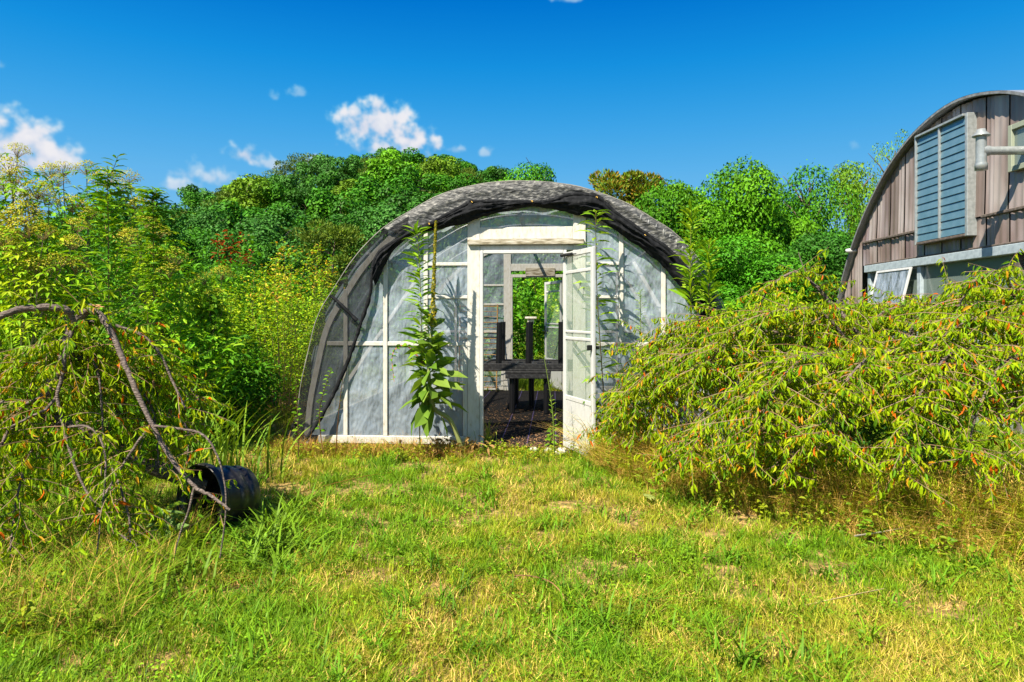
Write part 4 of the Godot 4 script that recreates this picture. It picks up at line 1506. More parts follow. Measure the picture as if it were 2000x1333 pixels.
	for i in 12:
		var a := Vector3(-2.425, 1.412, -3.95) + Vector3(r.randf_range(-0.01, 0.01), r.randf_range(-0.018, 0.016), r.randf_range(-0.016, 0.016))
		s.tube(PackedVector3Array([a, a + Vector3(r.randf_range(0.015, 0.05), r.randf_range(-0.004, 0.024), r.randf_range(-0.01, 0.01))]), 0.007, 0.001, 4)
	for i in 7:
		var a := Vector3(-2.43, 1.40, -3.93) + Vector3(r.randf_range(-0.01, 0.01), r.randf_range(-0.01, 0.012), r.randf_range(-0.012, 0.012))
		s.tube(PackedVector3Array([a + Vector3(0.03, -0.02, 0.0), a + Vector3(-0.03, 0.006, 0)]), 0.008, 0.002, 4)
	var torn := part("torn_wood", s.mesh(M.torn), host)
	torn.position = -host.position

	cherry("fallen_cherry_tree", "fallen weeping cherry right of the open door, its leafy dome reaching the greenhouse", Vector3(2.6, 0, -5.4), [
		[V.call([2.52, 0.0, -5.55, 2.60, 0.25, -5.45, 2.67, 0.53, -5.35, 2.78, 0.73, -5.25, 2.96, 0.84, -5.20, 3.15, 0.88, -5.15, 3.32, 0.78, -5.10]), 0.06, 0.045, 3.0, 0.5, 1.0],
		[V.call([2.76, 0.76, -5.25, 2.68, 1.23, -5.30, 2.53, 1.46, -5.40, 2.40, 1.61, -5.42, 2.29, 1.71, -5.45, 2.16, 1.66, -5.48, 2.04, 1.53, -5.50, 1.97, 1.35, -5.50]), 0.020, 0.006, 13.0, 0.4, 1.1],
		[V.call([2.40, 1.61, -5.42, 2.32, 1.76, -5.44, 2.29, 1.87, -5.45]), 0.007, 0.003, 0.0, 0.0, 0.0],
		[V.call([2.78, 0.74, -5.25, 2.39, 1.07, -5.30, 1.98, 1.25, -5.50, 1.65, 1.17, -5.80, 1.33, 0.96, -6.10, 1.04, 0.64, -6.30, 0.86, 0.24, -6.40]), 0.028, 0.006, 36.0, 0.6, 1.1],
		[V.call([2.75, 0.75, -5.20, 2.14, 0.95, -5.10, 1.71, 1.01, -5.30, 1.39, 0.82, -5.60, 1.11, 0.53, -5.90, 0.92, 0.13, -6.00]), 0.026, 0.005, 36.0, 0.6, 1.1],
		[V.call([2.73, 0.71, -5.20, 2.09, 0.90, -4.80, 1.66, 0.82, -4.70, 1.34, 0.58, -4.70, 1.18, 0.36, -4.70]), 0.022, 0.005, 34.0, 0.5, 1.0],
		[V.call([2.69, 0.69, -5.20, 2.35, 1.06, -4.90, 1.89, 1.05, -4.50, 1.65, 0.79, -4.40, 1.58, 0.50, -4.40]), 0.020, 0.005, 34.0, 0.5, 1.1],
		[V.call([2.76, 0.76, -5.25, 2.78, 1.13, -5.80, 2.60, 1.25, -6.20, 2.19, 1.17, -6.50, 1.66, 0.94, -6.70, 1.41, 0.54, -6.70]), 0.022, 0.005, 34.0, 0.6, 1.1],
		[V.call([2.78, 0.74, -5.25, 3.16, 1.18, -5.70, 3.10, 1.40, -5.90, 2.88, 1.42, -6.00, 2.57, 1.26, -6.00]), 0.018, 0.005, 32.0, 0.5, 1.1],
		[V.call([2.69, 0.69, -5.20, 2.12, 0.75, -4.70, 1.89, 0.58, -4.50, 1.78, 0.33, -4.40]), 0.016, 0.004, 24.0, 0.35, 0.9],
		[V.call([2.70, 1.0, -5.26, 2.36, 1.38, -5.2, 1.95, 1.38, -5.1, 1.62, 1.16, -5.15, 1.42, 0.85, -5.25]), 0.014, 0.004, 36.0, 0.5, 1.1],
		[V.call([2.39, 1.07, -5.30, 1.95, 1.34, -5.75, 1.55, 1.28, -6.05, 1.25, 1.0, -6.3]), 0.012, 0.004, 36.0, 0.5, 1.1],
		[V.call([1.75, 1.12, -5.7, 1.35, 1.02, -5.5, 1.05, 0.75, -5.6, 0.88, 0.45, -5.75]), 0.010, 0.004, 30.0, 0.45, 1.0],
	], 302, 230, 0.20, 2.6)
	cherry("fallen_cherry_tree", "fallen weeping cherry at the far right with pale bare limbs showing under its drooping leaves", Vector3(3.6, 0, -4.9), [
		[V.call([4.75, 0.05, -4.85, 4.4, 0.55, -4.88, 4.15, 0.80, -4.90, 3.98, 0.78, -5.00, 3.73, 0.70, -5.05, 3.44, 0.65, -5.10, 3.09, 0.66, -5.15, 2.84, 0.72, -5.20]), 0.058, 0.028, 4.0, 0.4, 1.0],
		[V.call([3.10, 0.70, -5.15, 3.10, 1.23, -5.30, 3.38, 1.48, -5.30, 3.63, 1.56, -5.20, 3.81, 1.48, -5.10]), 0.018, 0.006, 34.0, 0.5, 1.1],
		[V.call([3.15, 0.70, -5.15, 3.23, 1.24, -4.90, 3.38, 1.42, -4.70, 3.59, 1.32, -4.60]), 0.016, 0.005, 36.0, 0.5, 1.1],
		[V.call([3.28, 0.68, -5.08, 3.00, 1.12, -4.50, 2.68, 1.08, -4.25, 2.44, 0.79, -4.15, 2.34, 0.40, -4.10]), 0.015, 0.004, 34.0, 0.55, 1.0],
		[V.call([3.98, 0.78, -5.00, 3.50, 1.12, -4.40, 3.11, 1.13, -4.15, 2.92, 1.04, -4.10, 2.75, 0.75, -4.05, 2.69, 0.51, -4.02]), 0.016, 0.004, 24.0, 0.4, 0.9],
		[V.call([3.44, 0.66, -5.10, 2.82, 1.07, -4.70, 2.34, 1.09, -4.45, 2.06, 0.85, -4.30, 1.98, 0.53, -4.25]), 0.015, 0.004, 32.0, 0.5, 1.0],
		[V.call([3.73, 0.70, -5.05, 3.62, 1.24, -4.85, 3.46, 1.66, -4.80, 3.22, 1.59, -4.75, 3.07, 1.41, -4.70]), 0.016, 0.005, 22.0, 0.35, 1.0],
		[V.call([3.98, 0.78, -5.00, 3.80, 1.25, -4.60, 3.34, 1.23, -4.20, 3.06, 0.93, -4.00, 2.98, 0.53, -3.95]), 0.015, 0.004, 22.0, 0.35, 0.9],
		[V.call([3.09, 0.70, -5.15, 2.89, 1.23, -5.50, 3.15, 1.43, -5.60, 3.49, 1.43, -5.60]), 0.016, 0.005, 34.0, 0.5, 1.1],
		[V.call([3.73, 0.70, -5.05, 3.95, 1.3, -4.9, 3.8, 1.55, -4.7, 3.55, 1.5, -4.55]), 0.015, 0.004, 36.0, 0.45, 1.1],
		[V.call([3.5, 0.68, -5.1, 3.4, 1.15, -4.6, 3.05, 1.35, -4.4, 2.75, 1.2, -4.4, 2.6, 0.9, -4.35]), 0.014, 0.004, 34.0, 0.45, 1.1],
		[V.call([3.98, 0.78, -5.0, 4.1, 1.2, -4.6, 3.8, 1.35, -4.35, 3.5, 1.2, -4.25]), 0.014, 0.004, 34.0, 0.45, 1.1],
	], 303, 220, 0.14, 2.3)


func nursery_pot() -> void:
	# lies on its side; its mouth, with the root ball, faces left
	var o := thing("nursery_pot", "black plastic nursery pot tipped on its side at the foot of the fallen tree", "plant pot", Vector3(-1.85, 0.20, -4.38))
	var mouth := Vector3(-0.50, 0.08, 0.86).normalized()
	var across := mouth.cross(Vector3.UP).normalized()
	o.basis = Basis(across, mouth, across.cross(mouth)).scaled(Vector3.ONE * 0.96)
	var s := Solid.new()
	s.lathe([Vector2(0.0, -0.16), Vector2(0.165, -0.16), Vector2(0.178, -0.15), Vector2(0.183, -0.115), Vector2(0.196, -0.105), Vector2(0.198, -0.075), Vector2(0.188, -0.065), Vector2(0.195, -0.03), Vector2(0.206, -0.02), Vector2(0.208, 0.015), Vector2(0.199, 0.025), Vector2(0.212, 0.14), Vector2(0.205, 0.14), Vector2(0.19, 0.0), Vector2(0.17, -0.14), Vector2(0.0, -0.145)], 48)
	part("body", s.mesh(M.pot), o)
	s = Solid.new()
	s.lathe([Vector2(0.214, 0.135), Vector2(0.236, 0.138), Vector2(0.240, 0.15), Vector2(0.238, 0.185), Vector2(0.230, 0.19), Vector2(0.226, 0.185), Vector2(0.226, 0.15), Vector2(0.206, 0.14)], 48)
	part("rim", s.mesh(M.pot), o)
	s = Solid.new()
	var fn := FastNoiseLite.new()
	fn.frequency = 9.0
	s.grid(20, 20, func(a: float, b: float) -> Vector3:
		var an := a * TAU
		return Vector3(cos(an) * 0.188 * b, -0.03 + 0.03 * (1 - b) + 0.014 * fn.get_noise_2d(cos(an) * b, sin(an) * b), sin(an) * 0.188 * b), Vector3.UP)
	part("root_ball", s.mesh(M.weedmat), o)


# ---------------------------------------------------------------- weeds and shrubs
func leaf_shape(w: float, curl: float, fold: float, col: Color) -> ArrayMesh:
	var l := Leafy.new()
	l.leaf(Vector3.ZERO, Vector3.RIGHT, Vector3(0, 0, 1), Vector3.UP, 1.0, w, curl, fold, col)
	return l.mesh(M.leaf)


func put_leaf(o: Node3D, shapes: Array, r: RandomNumberGenerator, p: Vector3, dir: Vector3, ln: float, called := "leaf", roll := 0.5) -> void:
	var m := part(called, shapes[r.randi() % shapes.size()], o)
	var side := dir.cross(Vector3.UP)
	if side.length() < 0.05:
		side = Vector3.RIGHT
	side = side.normalized().rotated(dir, r.randf_range(-roll, roll))
	m.transform = Transform3D(Basis(dir * ln, side.cross(dir) * ln, side * ln), p)


# one tall stem with leaves all round it, each a piece of its own
func tall_weed(called: String, label: String, pts: Array, count: int, from: float, ln: float, w: float, rise: float, cols: Array, sd: int, stem := Color(0.12, 0.10, 0.03), drop := 0.6, top_ln := 0.6) -> Node3D:
	var r := rng_of(sd)
	var o := thing(called, label, "weed", pts[0])
	var q := []
	for p in pts:
		q.append(p - pts[0])
	var sm := smooth(q, 6)
	var st := Leafy.new()
	st.stick(sm, 0.008, 0.0028, stem)
	part("stem", st.mesh(M.stem), o)
	var shapes := []
	for c in cols:
		for k in 2:
			shapes.append(leaf_shape(w, 0.25 + 0.4 * k, 0.35, c))
	for i in count:
		var t := from + (1.0 - from) * pow(float(i) / count, 0.92)
		var fi := t * (sm.size() - 1)
		var j := mini(int(fi), sm.size() - 2)
		var p := sm[j].lerp(sm[j + 1], fi - j)
		var an := i * 2.4 + r.randfn(0, 0.3)
		var up := lerpf(rise * drop, rise * 1.5, t) + r.randfn(0, 0.12)
		var dir := Vector3(cos(an), up, sin(an)).normalized()
		put_leaf(o, shapes, r, p, dir, ln * lerpf(1.0, top_ln, t) * r.randf_range(0.6, 1.15), "leaf", 0.9)
	return o


func mullein() -> void:
	var r := rng_of(55)
	var base := Vector3(-0.48, 0.03, -6.68)
	var o := thing("mullein", "tall mullein with big felted leaves and a yellow flower spike against the greenhouse front", "plant", base)
	var pts := [Vector3(-0.48, 0.03, -6.68), Vector3(-0.60, 0.34, -6.64), Vector3(-0.76, 0.47, -6.60), Vector3(-0.80, 0.75, -6.58), Vector3(-0.80, 1.00, -6.58), Vector3(-0.77, 1.25, -6.58), Vector3(-0.76, 1.50, -6.58)]
	var q := []
	for p in pts:
		q.append(p - base)
	var s := Solid.new()
	s.tube(smooth(q, 5), 0.022, 0.014, 9, true, 0.1)
	part("stem", s.mesh(M.mullein_stem), o)
	# spike: buds crowded round the stalk, some open yellow flowers low on it
	var lf := Leafy.new()
	var a := Vector3(-0.77, 1.24, -6.58) - base
	var b := Vector3(-0.735, 2.27, -6.58) - base
	for i in 900:
		var t := pow(r.randf(), 0.9)
		var rad := lerpf(0.030, 0.012, t) * (1.5 if t < 0.2 else 1.0)
		var an := r.randf() * TAU
		var n := Vector3(cos(an), 0.4, sin(an)).normalized()
		var p := a.lerp(b, t) + n * rad * r.randf_range(0.6, 1.1)
		var x := n.cross(Vector3.UP).normalized()
		var col := Color(0.20, 0.21, 0.02).lerp(Color(0.34, 0.31, 0.03), r.randf())
		if r.randf() < (0.35 if t < 0.25 else 0.10):
			col = Color(0.62, 0.48, 0.02)
		lf.diamond(p, x * r.randf_range(0.006, 0.011), x.cross(n) * r.randf_range(0.006, 0.011), col)
		lf.diamond(p, n * 0.008, x * 0.006, col)
	s = Solid.new()
	part("flower_spike", lf.mesh(M.leaf), o)
	s.tube(PackedVector3Array([a, b]), 0.02, 0.007, 8)
	part("spike_core", s.mesh(M.mullein_stem), o)
	var shapes := []
	for k in 3:
		shapes.append(leaf_shape(0.43, 0.15 + 0.22 * k, 0.2, [Color(0.15, 0.27, 0.035), Color(0.20, 0.31, 0.05), Color(0.11, 0.22, 0.022)][k]))
	for i in 70:
		var t := i / 70.0
		var y := lerpf(0.50, 1.34, t) + r.randfn(0, 0.02)
		var an := i * 2.4 + r.randfn(0, 0.5)
		var p := Vector3(lerpf(-0.79, -0.775, t), y, -6.59) - base
		var up := lerpf(-0.45, 0.8, t) + r.randfn(0, 0.35)
		var d := Vector3(cos(an), up, sin(an) * 0.8 + 0.15).normalized()
		put_leaf(o, shapes, r, p, d, lerpf(0.36, 0.17, t) * r.randf_range(0.65, 1.2), "leaf", 1.1)
	# the great lower leaves
	for e in [[-0.79, 0.62, -0.8, -0.35, 0.35, 0.36], [-0.80, 0.55, -0.75, -0.75, 0.3, 0.40], [-0.78, 0.52, -0.15, -1.0, 0.25, 0.34], [-0.77, 0.70, 0.85, 0.05, 0.35, 0.34], [-0.77, 0.78, 0.95, 0.15, 0.1, 0.36], [-0.78, 0.62, 0.75, -0.25, 0.45, 0.30], [-0.79, 0.80, -0.8, 0.0, 0.5, 0.33], [-0.70, 0.42, 0.4, -0.8, 0.3, 0.26], [-0.80, 0.86, -0.9, 0.25, 0.2, 0.30]]:
		put_leaf(o, shapes, r, Vector3(e[0], e[1], -6.57) - base, Vector3(e[2], e[3], e[4]).normalized(), e[5], "leaf", 0.7)
	# withered leaves round its foot
	var dead := Leafy.new()
	for i in 120:
		var p := Vector3(-0.66 + r.randfn(0, 0.22), 0.03 + absf(r.randfn(0, 0.05)), -6.66 + r.randfn(0, 0.10)) - base
		var d := Vector3(r.randfn(0, 1), r.randfn(0, 0.5), r.randfn(0, 1)).normalized()
		var n := Vector3(r.randfn(0, 0.5), 1, r.randfn(0, 0.5)).normalized()
		var k := r.randf_range(0.6, 1.3)
		dead.leaf(p, d, d.cross(n).normalized(), n, r.randf_range(0.05, 0.13), r.randf_range(0.02, 0.04), r.randf_range(0.3, 1.0), 0.8, Color(0.26 * k, 0.16 * k, 0.06 * k))
	part("withered_leaves", dead.mesh(M.dry), o).set_meta("kind", "stuff")


func umbel(sd: int) -> ArrayMesh:
	var r := rng_of(sd)
	var lf := Leafy.new()
	for i in 300:
		var a := r.randf() * TAU
		var q := sqrt(r.randf())
		var p := Vector3(cos(a) * q, 0.62 * (1 - q * q) + r.randfn(0, 0.09), sin(a) * q) * 0.18
		var n := Vector3(cos(a) * q, 1.0, sin(a) * q).normalized().rotated(Vector3.RIGHT, r.randfn(0, 0.6))
		var x := n.cross(Vector3(r.randfn(0, 1), 0.1, r.randfn(0, 1))).normalized()
		var c := Color(0.36, 0.42, 0.02).lerp(Color(0.48, 0.34, 0.06), r.randf())
		if r.randf() < 0.35:
			c = Color(0.45, 0.50, 0.05)
		lf.diamond(p, x * 0.0095, x.cross(n) * 0.0085, c)
	for i in 26:
		var a := r.randf() * TAU
		var q := sqrt(r.randf())
		lf.stick(PackedVector3Array([Vector3(0, -0.10, 0), Vector3(cos(a) * q * 0.09, -0.02, sin(a) * q * 0.09), Vector3(cos(a) * q, 0.60 * (1 - q * q), sin(a) * q) * 0.175]), 0.0022, 0.0012, Color(0.34, 0.24, 0.12))
	return lf.mesh(M.leaf)


var umbels := []


func elder(label: String, base: Vector3, heads: Array, sd: int, pal: Array) -> void:
	var r := rng_of(sd)
	base.y = land(base.x, base.z)
	var o := thing("elder_shrub", label, "shrub", base, 0.0, "elder shrubs of the left thicket")
	var st := Leafy.new()
	var lf := Leafy.new()
	for h in heads:
		var e: Vector3 = h - base
		var mid := Vector3(e.x * 0.35, e.y * 0.55, e.z * 0.35) + Vector3(r.randfn(0, 0.08), 0, r.randfn(0, 0.08))
		var sm := smooth([Vector3(r.randfn(0, 0.15), 0, r.randfn(0, 0.15)), mid, e], 6)
		st.stick(sm, 0.012, 0.004, Color(0.17, 0.14, 0.09))
		for k in 26:
			var t := 0.22 + 0.76 * (k + r.randf()) / 26.0
			var fi := t * (sm.size() - 1)
			var j := mini(int(fi), sm.size() - 2)
			var p := sm[j].lerp(sm[j + 1], fi - j)
			var an := r.randf() * TAU
			var d := Vector3(cos(an), r.randf_range(-0.1, 0.5), sin(an)).normalized()
			# a feathered leaf: 7 leaflets along a drooping stalk
			var stalk := PackedVector3Array()
			for m in 4:
				stalk.append(p + d * (0.075 * m) - Vector3(0, 0.012 * m * m, 0))
			st.stick(stalk, 0.002, 0.001, Color(0.14, 0.17, 0.03))
			var cc: Color = pal[r.randi() % pal.size()]
			for m in 7:
				var at := stalk[mini(1 + m / 2, 3)]
				var sg := -1.0 if m % 2 else 1.0
				var sd_ := d.cross(Vector3.UP).normalized() * sg
				var ld := (d * 0.7 + sd_ * (0.8 if m < 6 else 0.0) + Vector3(0, -0.35 + r.randfn(0, 0.15), 0)).normalized()
				var n := (Vector3.UP + Vector3(r.randfn(0, 0.3), 0, r.randfn(0, 0.3)))
				n = (n - ld * n.dot(ld)).normalized()
				var kk := r.randf_range(1.15, 2.0)
				lf.leaf(at, ld, ld.cross(n), n, r.randf_range(0.07, 0.12), r.randf_range(0.024, 0.036), r.randf_range(0.1, 0.6), 0.4, Color(cc.r * kk, cc.g * kk, cc.b * kk))
		var um := part("flower_head", umbels[r.randi() % umbels.size()], o)
		var sc := r.randf_range(0.6, 1.0)
		um.transform = Transform3D(Basis.from_euler(Vector3(r.randfn(0.15, 0.2), r.randf() * TAU, r.randfn(0, 0.22))).scaled(Vector3.ONE * sc), e)
	part("stems", st.mesh(M.stem), o)
	part("foliage", lf.mesh(M.leaf), o).set_meta("kind", "stuff")


# a bushy shrub: upright stems from the base, leaves thickest in the outer crown
func bush(called: String, label: String, base: Vector3, rad: Vector3, stems: int, leaves: int, ln: float, w: float, pal: Array, sd: int, group := "", droop := 0.3, stem_col := Color(0.2, 0.14, 0.07), tips: Array = [], tip_share := 0.0) -> void:
	var r := rng_of(sd)
	base.y = land(base.x, base.z)
	var o := thing(called, label, "shrub", base, 0.0, group)
	var st := Leafy.new()
	var lf := Leafy.new()
	var shoots := []
	for i in stems:
		var an := r.randf() * TAU
		var q := sqrt(r.randf())
		var top := Vector3(cos(an) * q * rad.x, rad.y * (1.0 - 0.45 * q * q) * r.randf_range(0.72, 1.08), sin(an) * q * rad.z)
		var sm := smooth([Vector3(cos(an) * q * rad.x * 0.25, -0.05, sin(an) * q * rad.z * 0.25), Vector3(top.x * 0.6 + r.randfn(0, 0.05), top.y * 0.55, top.z * 0.6 + r.randfn(0, 0.05)), top], 5)
		st.stick(sm, 0.008, 0.002, stem_col)
		shoots.append(sm)
	for i in leaves:
		var sm: PackedVector3Array = shoots[i % stems]
		var t := 0.12 + 0.88 * pow(r.randf(), 0.75)
		var fi := t * (sm.size() - 1)
		var j := mini(int(fi), sm.size() - 2)
		var spread := 0.17 * (1.15 - t) * (rad.x + rad.z) * 0.9 + 0.02
		var p := sm[j].lerp(sm[j + 1], fi - j) + Vector3(r.randfn(0, 1), r.randfn(0, 0.7), r.randfn(0, 1)) * spread
		if p.y < 0.02:
			continue
		var an := r.randf() * TAU
		var d := Vector3(cos(an), r.randfn(0.25, 0.45) - droop, sin(an)).normalized()
		var n := Vector3(r.randfn(0, 0.5), 1, r.randfn(0, 0.5))
		n = (n - d * n.dot(d)).normalized()
		var c: Color = pal[r.randi() % pal.size()]
		if tips.size() and p.y > rad.y * (0.80 if tip_share > 0.7 else 0.66) and r.randf() < tip_share:
			c = tips[r.randi() % tips.size()]
		var k := r.randf_range(1.25, 2.25)
		var l := ln * r.randf_range(0.65, 1.3)
		lf.leaf(p, d, d.cross(n), n, l, l * w, r.randf_range(0.05, 0.7), 0.4, Color(c.r * k, c.g * k, c.b * k))
	part("stems", st.mesh(M.stem), o)
	part("foliage", lf.mesh(M.leaf), o).set_meta("kind", "stuff")


func branchy_weed(label: String, pts: Array, sd: int, reach: float, pal: Array) -> void:
	var r := rng_of(sd)
	var o := thing("tall_weed", label, "weed", pts[0])
	var q := []
	for p in pts:
		q.append(p - pts[0])
	var sm := smooth(q, 10)
	var st := Leafy.new()
	var lf := Leafy.new()
	st.stick(sm, 0.011, 0.003, Color(0.24, 0.13, 0.08))
	var add := func(p: Vector3, d: Vector3, l: float) -> void:
		var n := Vector3(r.randfn(0, 0.35), 1, r.randfn(0, 0.35))
		n = (n - d * n.dot(d)).normalized()
		var c: Color = pal[r.randi() % pal.size()]
		var k := r.randf_range(1.0, 1.7)
		lf.leaf(p, d, d.cross(n), n, l, l * 0.2, r.randf_range(0.3, 0.9), 0.4, Color(c.r * k, c.g * k, c.b * k))
	for i in 130:
		var t := 0.1 + 0.9 * i / 130.0
		var j := mini(int(t * (sm.size() - 1)), sm.size() - 2)
		var an := i * 2.4
		add.call(sm[j], Vector3(cos(an), r.randf_range(0.0, 0.5), sin(an)).normalized(), r.randf_range(0.13, 0.24))
	for b in 22:
		var t := 0.42 + 0.56 * b / 22.0
		var j := mini(int(t * (sm.size() - 1)), sm.size() - 2)
		var an := b * 2.4 + 0.4
		var l := reach * (1.25 - t) * r.randf_range(0.7, 1.2)
		var e := sm[j] + Vector3(cos(an) * l, l * r.randf_range(0.7, 1.1), sin(an) * l)
		var br := smooth([sm[j], sm[j].lerp(e, 0.5) + Vector3(0, -0.03, 0), e], 4)
		st.stick(br, 0.004, 0.0018, Color(0.26, 0.14, 0.08))
		for k in 22:
			var tt := k / 22.0
			var jj := mini(int(tt * (br.size() - 1)), br.size() - 2)
			var a2 := k * 2.4
			add.call(br[jj].lerp(br[jj + 1], fposmod(tt * (br.size() - 1), 1.0)), Vector3(cos(a2) * 0.8, 0.35, sin(a2) * 0.8).normalized(), r.randf_range(0.08, 0.15))
	part("stems", st.mesh(M.stem), o)
	part("foliage", lf.mesh(M.leaf), o).set_meta("kind", "stuff")


func reeds(label: String, base: Vector3, count: int, h: float, spread: float, sd: int) -> void:
	var r := rng_of(sd)
	base.y = land(base.x, base.z)
	var lf := Leafy.new()
	for i in count:
		var p := Vector3(r.randfn(0, spread), 0, r.randfn(0, spread * 0.7))
		var an := r.randf() * TAU
		var hh := h * r.randf_range(0.5, 1.1)
		var ln := Vector3(cos(an), -0.25, sin(an)) * hh * r.randf_range(0.25, 0.7)
		var k := r.randf_range(0.75, 1.25)
		var c := Color(0.10 * k, 0.22 * k, 0.015).lerp(Color(0.18 * k, 0.27 * k, 0.02), r.randf())
		lf.blade(p, hh, r.randf_range(0.012, 0.024), ln, Vector3(-sin(an), 0, cos(an)), c, c * 1.15, 6)
	var o := lone("reed_clump", lf.mesh(M.grass), label, "tall grass")
	o.position = base


func thicket() -> void:
	for i in 4:
		umbels.append(umbel(500 + i))
	var P0 := [Color(0.085, 0.22, 0.010), Color(0.12, 0.26, 0.010), Color(0.17, 0.29, 0.012), Color(0.06, 0.165, 0.010)]
	var P1 := [Color(0.20, 0.31, 0.012), Color(0.14, 0.27, 0.010), Color(0.25, 0.33, 0.014)]
	var P2 := [Color(0.05, 0.155, 0.010), Color(0.07, 0.19, 0.010), Color(0.04, 0.12, 0.010)]
	var P3 := [Color(0.20, 0.30, 0.012), Color(0.26, 0.32, 0.014), Color(0.14, 0.26, 0.010), Color(0.09, 0.20, 0.010)]
	elder("elder shrub at the far left edge, its topmost flat heads against the white cloud", Vector3(-4.75, 0, -6.6), [Vector3(-4.78, 2.95, -6.60), Vector3(-4.80, 2.78, -6.50), Vector3(-4.68, 2.65, -6.40), Vector3(-4.85, 2.60, -6.50), Vector3(-4.58, 2.57, -6.60), Vector3(-4.63, 2.48, -6.50), Vector3(-4.48, 2.48, -6.60), Vector3(-5.10, 2.78, -6.60), Vector3(-5.12, 2.47, -6.50), Vector3(-4.9, 2.2, -6.4), Vector3(-4.5, 2.3, -6.3)], 311, P0)
	elder("elder shrub with a row of faded heads left of the tall branching weed", Vector3(-4.75, 0, -7.5), [Vector3(-5.02, 2.92, -7.40), Vector3(-4.94, 2.96, -7.50), Vector3(-4.93, 2.81, -7.40), Vector3(-4.74, 2.99, -7.60), Vector3(-5.08, 2.53, -7.20), Vector3(-4.77, 2.56, -7.40), Vector3(-4.59, 2.30, -7.20), Vector3(-4.58, 2.46, -7.40), Vector3(-4.53, 2.87, -7.60)], 312, P0)
	elder("elder shrub with drooping yellow-green heads right of the tall branching weed", Vector3(-4.05, 0, -7.8), [Vector3(-4.46, 2.82, -7.80), Vector3(-4.24, 2.62, -7.80), Vector3(-4.09, 2.39, -7.70), Vector3(-4.49, 2.96, -8.00), Vector3(-3.92, 2.28, -7.60), Vector3(-3.73, 1.84, -7.40), Vector3(-3.99, 2.08, -7.60), Vector3(-4.2, 2.2, -7.5), Vector3(-3.8, 2.0, -7.7)], 313, P1)
	elder("low elder shrub with many yellowish heads above the reedy grass", Vector3(-4.4, 0, -6.1), [Vector3(-4.56, 2.25, -6.20), Vector3(-4.44, 2.15, -6.20), Vector3(-4.52, 2.04, -6.10), Vector3(-4.26, 2.11, -6.20), Vector3(-4.44, 1.93, -6.10), Vector3(-4.06, 2.02, -6.30), Vector3(-4.25, 1.77, -6.10), Vector3(-4.14, 1.84, -6.20), Vector3(-4.02, 1.82, -6.30), Vector3(-4.67, 2.17, -6.10)], 314, P1)
	elder("elder shrub with brownish heads in front of the red-tipped shrub", Vector3(-3.7, 0, -8.3), [Vector3(-3.56, 1.87, -8.40), Vector3(-3.64, 1.59, -8.30), Vector3(-3.81, 1.81, -8.40), Vector3(-3.94, 1.71, -8.20), Vector3(-3.57, 1.40, -8.20), Vector3(-3.9, 1.45, -8.0), Vector3(-3.75, 1.25, -7.9)], 315, P1)
	branchy_weed("tallest branching weed with a reddish stem rising over the fallen tree", [Vector3(-3.55, 0.0, -6.0), Vector3(-3.55, 0.99, -6.0), Vector3(-3.55, 1.89, -6.0), Vector3(-3.56, 2.68, -6.0)], 321, 0.55, P0)
	branchy_weed("slim branching weed right of the tallest one, its tip against the hill", [Vector3(-3.68, 0.0, -7.0), Vector3(-3.68, 1.24, -7.0), Vector3(-3.68, 2.08, -7.0), Vector3(-3.69, 2.68, -7.0)], 322, 0.3, P0)
	bush("leafy_shrub", "dense green shrub behind the snapped trunk of the left fallen tree", Vector3(-3.35, 0, -6.6), Vector3(0.7, 1.75, 0.5), 34, 3600, 0.11, 0.3, P0, 331, "shrubs of the left thicket")
	bush("leafy_shrub", "dark green shrub at the left edge behind the reedy grass", Vector3(-4.8, 0, -7.0), Vector3(0.8, 2.1, 0.6), 34, 3200, 0.11, 0.28, P0, 332, "shrubs of the left thicket")
	bush("heart_leaf_shrub", "light green shrub with broad pointed leaves below the red-tipped shrub", Vector3(-3.75, 0, -8.2), Vector3(0.55, 1.9, 0.5), 26, 2200, 0.10, 0.62, [Color(0.15, 0.27, 0.015), Color(0.10, 0.22, 0.012), Color(0.19, 0.30, 0.02)], 333, "", 0.55)
	bush("leafy_shrub", "dark shrub filling the shade right of the left fallen tree", Vector3(-3.3, 0, -7.7), Vector3(0.65, 1.25, 0.5), 26, 2400, 0.10, 0.3, P2, 334, "shrubs of the left thicket")
	bush("red_tip_shrub", "shrub with dark red young leaves at its top before the hill", Vector3(-4.55, 0, -11.0), Vector3(0.62, 2.75, 0.6), 36, 3000, 0.09, 0.36, P2, 335, "", 0.1, Color(0.15, 0.09, 0.06), [Color(0.15, 0.025, 0.008), Color(0.22, 0.04, 0.010), Color(0.09, 0.022, 0.008)], 0.9)
	bush("crape_myrtle", "crape myrtle with tan stems standing nearest the greenhouse's left corner", Vector3(-3.15, 0, -9.4), Vector3(0.5, 2.35, 0.5), 22, 3000, 0.055, 0.45, P3, 336, "crape myrtles left of the greenhouse", 0.0, Color(0.36, 0.24, 0.12), [Color(0.34, 0.19, 0.03), Color(0.32, 0.26, 0.03)], 0.3)
	bush("crape_myrtle", "crape myrtle with a clear tan stem behind the pile of dead twigs", Vector3(-3.85, 0, -10.6), Vector3(0.7, 2.35, 0.6), 26, 3600, 0.055, 0.45, P3, 337, "crape myrtles left of the greenhouse", 0.0, Color(0.36, 0.24, 0.12), [Color(0.36, 0.22, 0.03), Color(0.32, 0.27, 0.03)], 0.15)
	bush("crape_myrtle", "yellow-green crape myrtle close under the red-tipped shrub", Vector3(-4.35, 0, -10.0), Vector3(0.7, 1.95, 0.6), 26, 3600, 0.055, 0.45, P3, 338, "crape myrtles left of the greenhouse", 0.0, Color(0.34, 0.22, 0.1))
